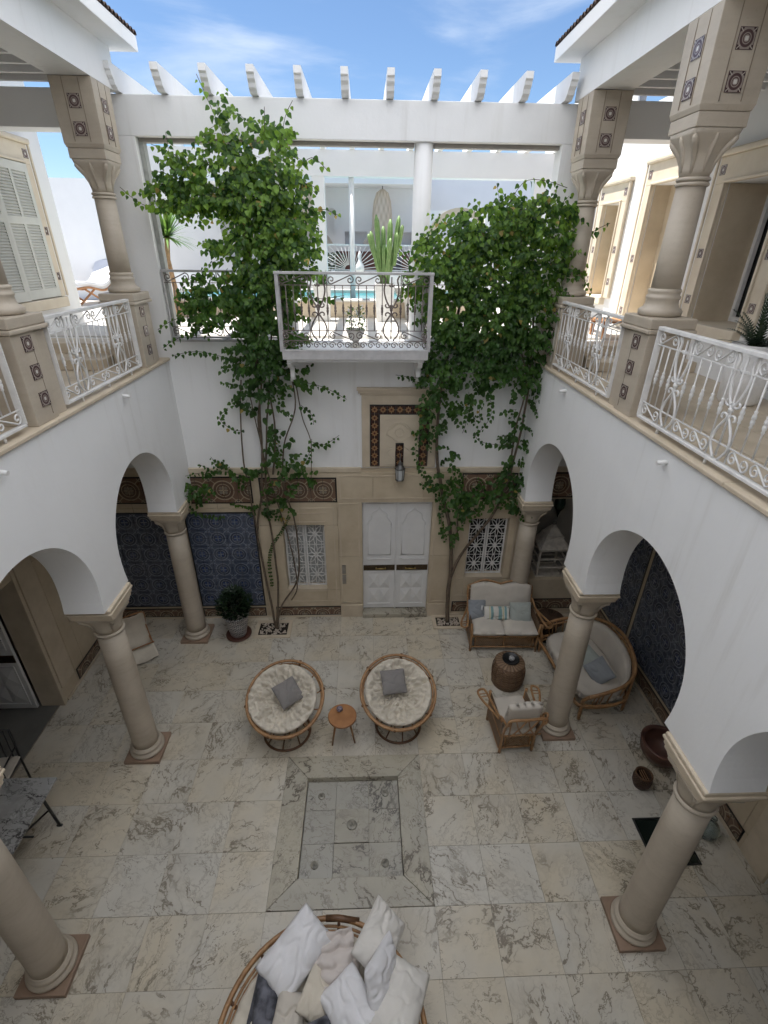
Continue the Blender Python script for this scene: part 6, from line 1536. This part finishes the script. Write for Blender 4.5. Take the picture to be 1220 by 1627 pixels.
# ------------------------------------------------------------------ vines
random.seed(21)
leafvar = []
for k in range(4):
    b = MB(); add_leaf(b, Matrix(), .092, .080); leafvar.append(b.mesh('leaf', MT['leaf']))
def ru(a, b_): return random.uniform(a, b_)
def leaf_frame(p, out, droop=.9):
    tip = Vector((out.x*.7+ru(-.45, .45), out.y*.5+ru(-.45, .25), -droop+ru(-.4, .45)))
    nr = Vector((ru(-.55, .55), -1+ru(-.3, .6), .55+ru(-.4, .7)))
    return leafM(p, tip, nr)
def vine(name, label, base, blobs, sprigs, stems, yf, stem_r, dens=1.0, dscale=1.0, bark='bark'):
    o = thing(name, label, 'climbing plant', base)
    bx, by, bz = base
    fol = MB(); tw = MB()
    for (cx, cz, rx, rz, n, *rest) in blobs:
        yc = rest[0] if rest else yf; ry = rest[1] if len(rest) > 1 else .20
        for s in range(int(n*(dens if cz > 4.7 else 1.05))):
            # twig root inside the clump, growing outwards and drooping at the tip
            a = ru(0, 2*PI); q = random.random()**.55*.85
            p = Vector((cx+rx*q*math.cos(a), yc+ru(-ry, ry)*.9, cz+rz*q*math.sin(a)))
            d = Vector((math.cos(a)*q*1.2+ru(-.5, .5), ru(-.9, .25), math.sin(a)*q*.8+ru(-.2, .7))).normalized()
            ln = ru(.10, .30); nl = max(3, int(ln/.034)); pts = [p.copy()]
            for k in range(nl):
                d = (d+Vector((ru(-.12, .12), ru(-.1, .1), -.13))).normalized()
                p = p+d*(ln/nl); pts.append(p.copy())
                side = Vector((d.z, 0, -d.x))*(1 if k % 2 else -1)
                sz = ru(.55, 1.28)*(1-.35*k/nl)*dscale
                lp = p+side*.012
                if lp.y > YF-.015 and lp.z < TF+.02: lp.y = YF-.02-ru(0, .03)
                add_leaf(fol, leaf_frame(lp, d+side*1.2), .085*sz, .074*sz)
            if s % 2 == 0: tw.tube(pts[::2], .0028, 3)
    q = fol.xf(Matrix.Translation((-bx, -by, -bz))).build('foliage', MT['leafmass'], o, fixn=False); q['kind'] = 'stuff'
    cnt = 0; extra = MB()
    for spec in sorted(sprigs, key=lambda q: -q[1]):
        pts, sz = spec[0], spec[1]
        P = cat([(x, y_, z) for x, y_, z in [(p[0], (p[2] if len(p) > 2 else yf-.06), p[1]) for p in pts]], 8)
        L_ = sum((P[i+1]-P[i]).length for i in range(len(P)-1))
        MB().tube([(p.x-bx, p.y-by, p.z-bz) for p in P[::2]], .0035, 4).build('twig', MT['bark_d'], o)
        step = .042*sz; acc = 0; k = 0
        for i in range(len(P)-1):
            seg = P[i+1]-P[i]; acc += seg.length
            while acc > step:
                acc -= step; k += 1; d = seg.normalized(); side = Vector((d.z, -.2, -d.x))*(1 if k % 2 else -1)
                M_ = leaf_frame(P[i]+side*.016*sz-Vector((bx, by, bz)), d*.5+side)
                if cnt >= 290: add_leaf(extra, M_, .092*sz*.9, .080*sz*.9); continue
                lf_ = bpy.data.objects.new('leaf', random.choice(leafvar)); col.objects.link(lf_); lf_.parent = o
                lf_.matrix_local = M_ @ Matrix.Scale(sz*ru(.7, 1.15)*(1-.45*i/len(P)), 4); cnt += 1
    if extra.v: extra.build('small_leaves', MT['leafmass'], o, fixn=False)['kind'] = 'stuff'
    for spec in stems:
        pts, r0, r1 = spec
        P = cat([(p[0]-bx, (p[2] if len(p) > 2 else YF-.16)-by, p[1]-bz) for p in pts], 7)
        for i, p in enumerate(P[1:-1]): p.x += .012*nz3(p.x, p.z, 3, 3.1); p.y += .01*nz3(p.z, p.x, 5, 2.3)
        nP = len(P); MB().tube(P, [r0+(r1-r0)*i/(nP-1) for i in range(nP)], 8).build('stem', MT[bark], o)
    if tw.v: tw.xf(Matrix.Translation((-bx, -by, -bz))).build('twigs', MT['bark_d'], o, fixn=False)['kind'] = 'stuff'
    return o, cnt
B1 = [(-1.98, 5.62, .40, .20, 24), (-1.68, 6.12, .22, .25, 15), (-2.15, 6.74, .40, .15, 26), (-1.1, 6.35, .3, .3, 20), (-1.55, 6.95, .62, .34, 62), (-1.18, 7.12, .36, .34, 34), (-1.85, 6.72, .60, .17, 48), (-1.30, 6.62, .45, .30, 62), (-.95, 6.55, .36, .42, 40), (-1.35, 6.2, .40, .32, 46), (-.85, 6.15, .22, .35, 20),
      (-1.12, 5.9, .34, .22, 34), (-1.5, 5.85, .28, .22, 20), (-1.35, 5.6, .35, .28, 44), (-1.85, 5.48, .50, .20, 40), (-1.3, 5.2, .36, .3, 46), (-1.55, 4.95, .36, .28, 42), (-1.35, 4.62, .32, .26, 36, 7.2, .14),
      (-1.72, 4.32, .30, .18, 15, 7.2, .12), (-1.05, 4.62, .24, .2, 14, 7.2, .1), (-1.45, 4.0, .26, .2, 8, 7.24, .1), (-1.2, 3.72, .12, .2, 5, 7.24, .08), (-1.28, 3.22, .26, .20, 15, 7.24, .1), (-1.05, 3.0, .22, .17, 9, 7.26, .08),
      (-2.1, 3.08, .42, .10, 15, 7.26, .08), (-2.68, 2.88, .14, .22, 13, 7.22, .08), (-1.38, 2.78, .16, .13, 7, 7.26, .07), (-1.33, 2.32, .10, .26, 8, 7.28, .06), (-1.75, 2.42, .2, .06, 5, 7.28, .05), (-1.60, 7.42, .13, .25, 9), (-2.25, 6.95, .2, .16, 8)]
S1 = [([(-1.6, 7.3), (-1.72, 7.6), (-1.83, 7.87)], 1.0), ([(-2.1, 6.62), (-2.45, 6.60), (-2.70, 6.66), (-2.90, 6.82)], 1.0), ([(-1.9, 6.95), (-2.2, 7.14), (-2.45, 7.24)], 1.05), ([(-1.95, 6.8), (-2.3, 6.95), (-2.5, 6.98)], 1),
      ([(-.8, 7.0), (-.62, 7.14), (-.44, 7.02)], 1.05), ([(-.98, 7.2), (-.90, 7.5), (-.80, 7.66)], 1.0), ([(-1.15, 7.25), (-1.12, 7.6)], 1.0), ([(-.7, 6.62), (-.48, 6.62), (-.30, 6.55)], .95), ([(-.75, 6.9), (-.6, 6.85), (-.55, 6.8)], 1),
      ([(-1.0, 5.75), (-.65, 5.62), (-.28, 5.66)], 1.15), ([(-1.0, 4.55), (-.62, 4.46), (-.28, 4.28)], .95), ([(-.85, 3.55, 7.3), (-.66, 3.50, 7.3), (-.42, 3.66, 7.28)], 1.0), ([(-1.9, 4.85), (-2.3, 4.94), (-2.66, 4.88)], .95),
      ([(-2.1, 5.40), (-2.5, 5.36), (-2.78, 5.22)], 1.05), ([(-2.2, 5.25), (-2.6, 5.08), (-2.76, 4.98)], 1.05), ([(-2.0, 4.15), (-2.14, 4.0), (-2.0, 3.84), (-1.8, 3.80)], .9), ([(-1.8, 3.05), (-2.3, 3.16), (-2.8, 3.08)], .9),
      ([(-2.76, 2.95), (-2.86, 2.62), (-2.7, 2.42), (-2.3, 2.36)], .75), ([(-1.5, 2.55, 7.3), (-1.9, 2.42, 7.3), (-2.25, 2.50, 7.3)], .75), ([(-1.3, 2.25, 7.3), (-1.45, 1.95, 7.3), (-1.62, 1.7, 7.3), (-1.73, 1.3, 7.33), (-1.73, .75, 7.34)], .48),
      ([(-2.3, 3.12), (-2.32, 3.3), (-2.36, 3.4)], .8), ([(-.95, 4.2), (-.8, 4.05), (-.78, 3.9)], .9), ([(-.95, 3.3), (-.85, 3.5), (-.82, 3.68)], .9), ([(-2.0, 5.9), (-2.3, 5.82), (-2.4, 5.7)], 1), ([(-1.4, 3.8, 7.3), (-1.45, 3.5, 7.3), (-1.3, 3.2, 7.3)], .7)]
yw = 7.30
T1 = [([(-1.69, .03, 7.06), (-1.76, .6, 7.2), (-1.84, 1.3, yw), (-1.87, 1.9, yw), (-1.75, 2.5, yw), (-1.66, 3.1, yw), (-1.6, 3.9, yw), (-1.55, 4.8, 7.2), (-1.45, 5.8, 7.15), (-1.55, 6.7, 7.15)], .022, .010),
      ([(-1.67, .03, 7.04), (-1.60, .8, 7.2), (-1.62, 1.7, yw), (-1.65, 2.5, yw), (-1.60, 3.1, yw), (-1.5, 3.9, yw), (-1.35, 4.8, 7.2), (-1.2, 5.9, 7.15), (-1.15, 6.9, 7.15)], .020, .010),
      ([(-1.65, .03, 7.02), (-1.56, .45, 7.15), (-1.25, .95, yw), (-1.2, 1.6, yw), (-1.22, 2.2, yw), (-1.35, 2.8, yw), (-1.28, 3.5, yw), (-1.05, 4.2, 7.25), (-1.2, 5.2, 7.15)], .016, .010),
      ([(-1.38, .55, 7.2), (-1.26, .85, 7.25), (-1.31, 1.5, yw), (-1.40, 2.1, yw), (-1.52, 2.7, yw), (-1.62, 3.4, yw), (-1.72, 4.4, 7.25)], .012, .008),
      ([(-1.86, 1.9, yw), (-1.93, 3.0, yw), (-1.92, 3.7, yw), (-1.82, 4.5, yw)], .014, .010), ([(-1.05, 4.7, 7.25), (-.98, 4.0, yw), (-.86, 3.5, yw), (-.90, 2.9, yw)], .010, .006),
      ([(-1.6, 3.0, yw), (-1.62, 3.9, 7.25), (-1.45, 4.7, 7.2)], .02, .012), ([(-1.5, 3.0, yw), (-1.38, 3.9, 7.25), (-1.55, 4.9, 7.2)], .016, .010),
      ([(-1.5, 5.2, 7.2), (-1.9, 5.5, 7.1), (-2.2, 5.5, 7.05)], .008, .004), ([(-1.3, 6.3, 7.15), (-1.7, 6.6, 7.1), (-2.1, 6.65, 7.05)], .008, .004), ([(-1.2, 6.3, 7.15), (-.95, 6.7, 7.1)], .008, .004)]
v1, c1_ = vine('climbing_vine', 'tall climbing vine with several bare stems beside the pale lattice window', (-1.68, 7.05, 0), B1, S1, T1, 7.12, .02, dens=1.9)
B2 = [(1.15, 6.22, .42, .26, 52), (1.65, 6.5, .50, .20, 62), (2.22, 6.58, .42, .20, 56), (1.0, 5.85, .42, .28, 52), (1.6, 6.0, .55, .38, 92), (2.3, 6.05, .45, .38, 92), (1.2, 5.42, .36, .34, 58), (1.75, 5.35, .48, .34, 80), (2.3, 5.42, .36, .34, 66),
      (1.15, 4.95, .28, .32, 42), (1.62, 4.9, .32, .28, 38), (2.1, 4.9, .38, .26, 46), (1.06, 4.5, .24, .32, 36, 7.2, .15), (1.1, 4.08, .20, .28, 22, 7.22, .12), (1.5, 4.5, .2, .2, 13, 7.22, .12), (1.56, 4.15, .10, .2, 6, 7.26, .08), (2.0, 4.5, .28, .18, 22, 7.2, .14),
      (2.38, 4.55, .2, .22, 18, 7.2, .14), (2.36, 4.15, .16, .16, 9, 7.22, .1), (2.36, 3.6, .10, .34, 18, 7.26, .08), (2.38, 3.0, .14, .28, 22, 7.25, .09), (2.26, 2.68, .22, .17, 20, 7.22, .1), (1.9, 2.62, .28, .10, 18, 7.25, .09), (1.5, 2.68, .24, .16, 18, 7.25, .09),
      (1.2, 2.88, .13, .22, 13, 7.26, .08), (1.55, 2.38, .15, .2, 15, 7.25, .08), (1.8, 2.38, .18, .12, 13, 7.26, .08), (2.5, 2.5, .12, .12, 6, 7.2, .08), (1.35, 3.3, .08, .25, 5, 7.28, .06), (1.5, 2.0, .12, .15, 6, 7.25, .07), (1.0, 3.8, .08, .3, 8, 7.26, .07)]
S2 = [([(.95, 4.6), (.70, 4.60), (.42, 4.64)], 1.0), ([(1.0, 4.1), (.84, 3.85), (.75, 3.55), (.78, 3.3)], 1.0), ([(1.15, 2.9), (.98, 2.86), (.86, 2.98)], 1.0), ([(1.48, 4.4), (1.5, 4.05), (1.44, 3.78)], 1.0),
      ([(2.25, 3.58), (1.95, 3.60), (1.70, 3.66), (1.62, 3.80)], 1.0), ([(1.78, 4.4), (1.84, 4.08), (1.74, 3.86), (1.6, 3.74)], .9), ([(2.6, 6.2), (2.86, 6.42), (3.06, 6.52)], 1.05), ([(2.7, 5.95), (2.86, 5.86), (3.0, 5.72)], 1.0), ([(2.6, 5.7), (2.8, 5.55), (2.86, 5.4)], 1),
      ([(1.7, 6.6), (1.9, 6.92), (2.15, 6.95), (2.45, 6.88)], 1.05), ([(1.25, 2.45, 7.3), (1.28, 2.05, 7.3), (1.38, 1.70, 7.3)], .85), ([(2.5, 2.6), (2.66, 2.5), (2.74, 2.36)], .9), ([(.75, 6.05), (.55, 6.12), (.42, 6.24)], 1.0), ([(.8, 5.8), (.6, 5.72), (.46, 5.82)], 1.0),
      ([(2.5, 4.5), (2.6, 4.32), (2.66, 4.2)], .95), ([(1.3, 6.4), (1.45, 6.62), (1.6, 6.75)], 1.0), ([(.8, 3.35), (.9, 3.1), (1.0, 3.0)], .9), ([(1.3, 3.4), (1.35, 3.1), (1.4, 2.95)], .9), ([(1.7, 4.3), (1.66, 4.1), (1.7, 3.95)], .9), ([(2.55, 4.9), (2.62, 4.7), (2.58, 4.55)], 1.0), ([(1.0, 4.5), (.82, 4.3), (.8, 4.1)], 1.0)]
T2 = [([(1.50, .03, 7.16), (1.48, .6, 7.22), (1.50, 1.1, 7.26), (1.47, 1.6, yw), (1.40, 2.1, yw), (1.24, 2.7, yw), (1.12, 3.3, yw), (1.10, 4.0, yw), (1.15, 4.8, 7.2), (1.3, 5.6, 7.15), (1.6, 6.2, 7.12)], .040, .014),
      ([(1.50, .95, 7.25), (1.64, 1.4, 7.28), (1.88, 1.8, yw), (2.13, 2.2, yw), (2.28, 2.7, yw), (2.38, 3.3, yw), (2.42, 3.9, yw), (2.40, 4.6, 7.22), (2.3, 5.4, 7.15), (2.2, 6.1, 7.12)], .028, .012),
      ([(2.35, 3.0, yw), (2.32, 3.7, yw), (2.36, 4.5, 7.22), (2.1, 5.2, 7.15)], .016, .010), ([(2.38, 4.3, 7.22), (2.2, 4.6, 7.2), (1.9, 4.9, 7.15)], .012, .006), ([(1.46, 1.5, yw), (1.56, 1.9, 7.3), (1.54, 2.3, 7.28), (1.7, 2.6, 7.27)], .014, .008),
      ([(1.3, 5.4, 7.15), (1.9, 5.9, 7.12), (2.4, 6.2, 7.1)], .010, .005)]
v2, c2_ = vine('climbing_vine', 'broad leafy climbing vine with a forked trunk beside the double door, covering the corner', (1.50, 7.16, 0), B2, S2, T2, 7.08, .03, dens=2.0, dscale=.95)
print('leaves', c1_, c2_)

# ------------------------------------------------------------------ terrace plants
def blades(b, c, n, L_, w_, up=(.2, 1.0), droop=.5, seed=0):
    random.seed(seed)
    for k in range(n):
        a = ru(0, 2*PI); u = ru(*up); d = Vector((math.cos(a)*(1-u*.75), math.sin(a)*(1-u*.75), u)).normalized(); side = Vector((-math.sin(a), math.cos(a), 0))
        p = Vector(c); prev = None; l = L_*ru(.75, 1.05); m_ = 6
        for i in range(m_+1):
            t_ = i/m_; ww = w_*(1-t_)**.7*(.55+.9*min(t_*3, .5)); q = (p+side*ww, p-side*ww)
            if prev: b.face([prev[0], q[0], q[1], prev[1]], False)
            prev = q; d = (d+Vector((0, 0, -droop*t_*.6))).normalized(); p = p+d*(l/m_)
    return b
ya = thing('yucca_palm', 'spiky yucca palm with a bare orange trunk on the terrace next to the frame post', 'palm', (-3.48, 9.95, TF))
MB().tube([(0, 0, 0), (.02, 0, .5), (-.02, 0, .95), (.03, 0, 1.32)], [.055, .045, .042, .045], 9).build('trunk', MT['trunk'], ya)
q = blades(MB(), (.03, 0, 1.30), 120, .58, .030, (-.3, 1.0), .28, 3).build('crown', MT['palmleaf'], ya, fixn=False); q['kind'] = 'stuff'
ya2 = thing('low_spiky_plant', 'low spiky plant at the foot of the yucca palm', 'plant', (-3.75, 9.5, TF))
blades(MB(), (0, 0, .05), 60, .45, .016, (0, 1.0), .3, 4).build('crown', MT['palmleaf'], ya2, fixn=False)['kind'] = 'stuff'
def cactus_arm(par, x, y, z0, h_, r, lean=(0, 0)):
    n = 30; rg = []
    for j in range(13):
        t_ = j/12; rr = r*(1 if t_ < .86 else math.sqrt(max(.02, 1-((t_-.86)/.145)**2)))*(.8+.2*min(1, t_*5))
        cxx = x+lean[0]*t_*(1-.25*t_); cyy = y+lean[1]*t_; zz = z0+h_*t_
        rg.append([(cxx+rr*math.cos(2*PI*k/n)*(1+.22*math.cos(5*2*PI*k/n)), cyy+rr*math.sin(2*PI*k/n)*(1+.22*math.cos(5*2*PI*k/n)), zz) for k in range(n)])
    MB().rings(rg).build('arm', MT['cactus'], par)
ca = thing('column_cactus', 'tall many-armed green column cactus in the white tapered planter', 'cactus', (.34, 9.55, TF+.60))
for x, y, z0, h_, r, l in ((0, 0, 0, .62, .040, (-.02, 0)), (-.04, .02, .0, 1.06, .040, (-.15, 0)), (.04, .0, .0, 1.0, .040, (.06, 0)), (-.08, -.02, .12, .70, .034, (-.22, .02)), (.08, .03, .15, .90, .036, (.20, 0)), (-.01, .05, .1, .80, .036, (-.03, .05)), (-.17, .0, .42, .36, .030, (-.15, 0)), (.20, 0, .50, .42, .030, (.12, 0)), (.02, -.05, .1, .62, .034, (.09, -.04)), (.16, -.03, .30, .50, .030, (.05, -.03))): cactus_arm(ca, x, y, z0, h_, r, l)
bh = thing('herb_bush', 'bushy light green herb growing in the tapered planter near the balcony corner', 'plant', (-.76, 9.55, TF+.56))
b = blades(MB(), (0, 0, 0), 150, .30, .010, (.2, 1.0), .3, 8); b.build('foliage', MT['palmleaf'], bh, fixn=False)['kind'] = 'stuff'
fn = thing('fern', 'spiky fern spreading from the wide white bowl planter', 'plant', (.86, 9.80, TF+.50))
blades(MB(), (0, 0, 0), 90, .50, .022, (-.1, .9), .5, 9).build('fronds', MT['palmleaf'], fn, fixn=False)['kind'] = 'stuff'
cy = thing('cycad', 'small dark green cycad with stiff fronds in the large round white pot', 'plant', (3.98, 5.10, 4.79+.55))
b = MB(); random.seed(15)
for k in range(22):
    a = ru(0, 6.28); u = ru(.3, 1.0); d = Vector((math.cos(a)*(1.05-u), math.sin(a)*(1.05-u), u)).normalized(); p = Vector((0, 0, 0)); side = Vector((-math.sin(a), math.cos(a), 0))
    for i in range(16):
        d = (d+Vector((0, 0, -.05))).normalized(); p2 = p+d*.032
        for s in (-1, 1): b.face([p, p2, p2+side*s*.075*(1-i/20)+d*.03])
        p = p2
b.build('fronds', MT['darkleaf'], cy, fixn=False)['kind'] = 'stuff'
fl_ = thing('flowering_shrub', 'small white flowering shrub growing in the pale stone urn', 'plant', (-.14, 7.2, 4.987+.215)); fl_.scale = (.8,)*3
b = MB(); w2 = MB(); random.seed(17)
for k in range(240):
    a = ru(0, 6.28); h_ = ru(0, 1); r = .17*random.random()**.5*(1-.3*h_); p = Vector((r*math.cos(a), r*math.sin(a), .38*h_))
    add_leaf(b, leafM(p, Vector((math.cos(a), math.sin(a), ru(-.2, .8))), Vector((ru(-.4, .4), -1, ru(0, 1)))), ru(.03, .06), ru(.014, .025))
for k in range(34):
    a = ru(0, 6.28); h_ = ru(.25, 1); r = .18*random.random()**.5; p = Vector((r*math.cos(a), r*math.sin(a)-.02, .42*h_)); s = ru(.012, .02)
    w2.lathe([(s*.4, -s), (s, 0), (s*.5, s)], n=5).xf(Matrix.Translation(p), len(w2.v)-15)
b.build('foliage', MT['leafmass'], fl_, fixn=False)['kind'] = 'stuff'; w2.build('blossoms', MT['cotton'], fl_)['kind'] = 'stuff'
for k, (x, y, h_, s_) in enumerate(((-2.9, 12.95, .5, 31), (-2.55, 12.95, .42, 32), (-2.2, 12.95, .3, 33))):
    o = thing('terrace_cactus', ('slim dark cactus on the far pool edge, tallest of the three', 'slim cactus in a small pot on the far pool edge, middle of the three', 'low reddish succulent on the far pool edge, shortest of the three')[k], 'cactus', (x, y, TF+.32))
    MB().lathe([(.09, 0), (.12, .16), (.11, .16), (.10, .13)], n=14).build('pot_body', MT['terracotta'], o)
    for q in range(3): cactus_arm(o, -.04+.04*q, .0, .12, h_*(1-.2*q), .028)
sb_ = thing('far_shrub', 'grey leafed shrub above the low white wall behind the square post', 'shrub', (-.95, 14.0, TF+.5))
b = MB(); random.seed(19)
for k in range(300):
    p = Vector((ru(-.45, .45), ru(-.2, .2), ru(0, .55))); add_leaf(b, leafM(p, Vector((ru(-1, 1), ru(-1, .2), ru(-.2, 1))), Vector((0, -1, .5))), .07, .04)
b.build('foliage', MT['darkleaf'], sb_, fixn=False)['kind'] = 'stuff'

# ------------------------------------------------------------------ sub-parts: hang pieces on the part they belong to
def hang(root, child, par):
    ps = [c for c in root.children if c.name.split('.')[0] == par]
    if not ps: return
    for c in [c for c in root.children if c.name.split('.')[0] == child]:
        def cen(o):
            bb = [Vector(q) for q in o.bound_box]; return o.location+sum(bb, Vector())/8
        best = min(ps, key=lambda q: (cen(q)-cen(c)).length)
        if tuple(best.location) == (0, 0, 0): c.parent = best
bpy.context.view_layer.update()
for o in [o for o in bpy.data.objects if o.parent is None and o.type == 'EMPTY']:
    k = o.name.split('.')[0]
    if k in ('double_door', 'open_door_leaf'):
        for ch in ('moulding', 'diamond_panel', 'strap', 'handle'): hang(o, ch, 'leaf')
    if k == 'lattice_window': hang(o, 'rosette', 'sash')
    if k == 'gallery_roof': hang(o, 'roof_tile', 'eave')
    if k == 'gallery_pillar': hang(o, 'inset_tile', 'block'); 
    if k == 'papasan_chair': hang(o, 'binding', 'rim')
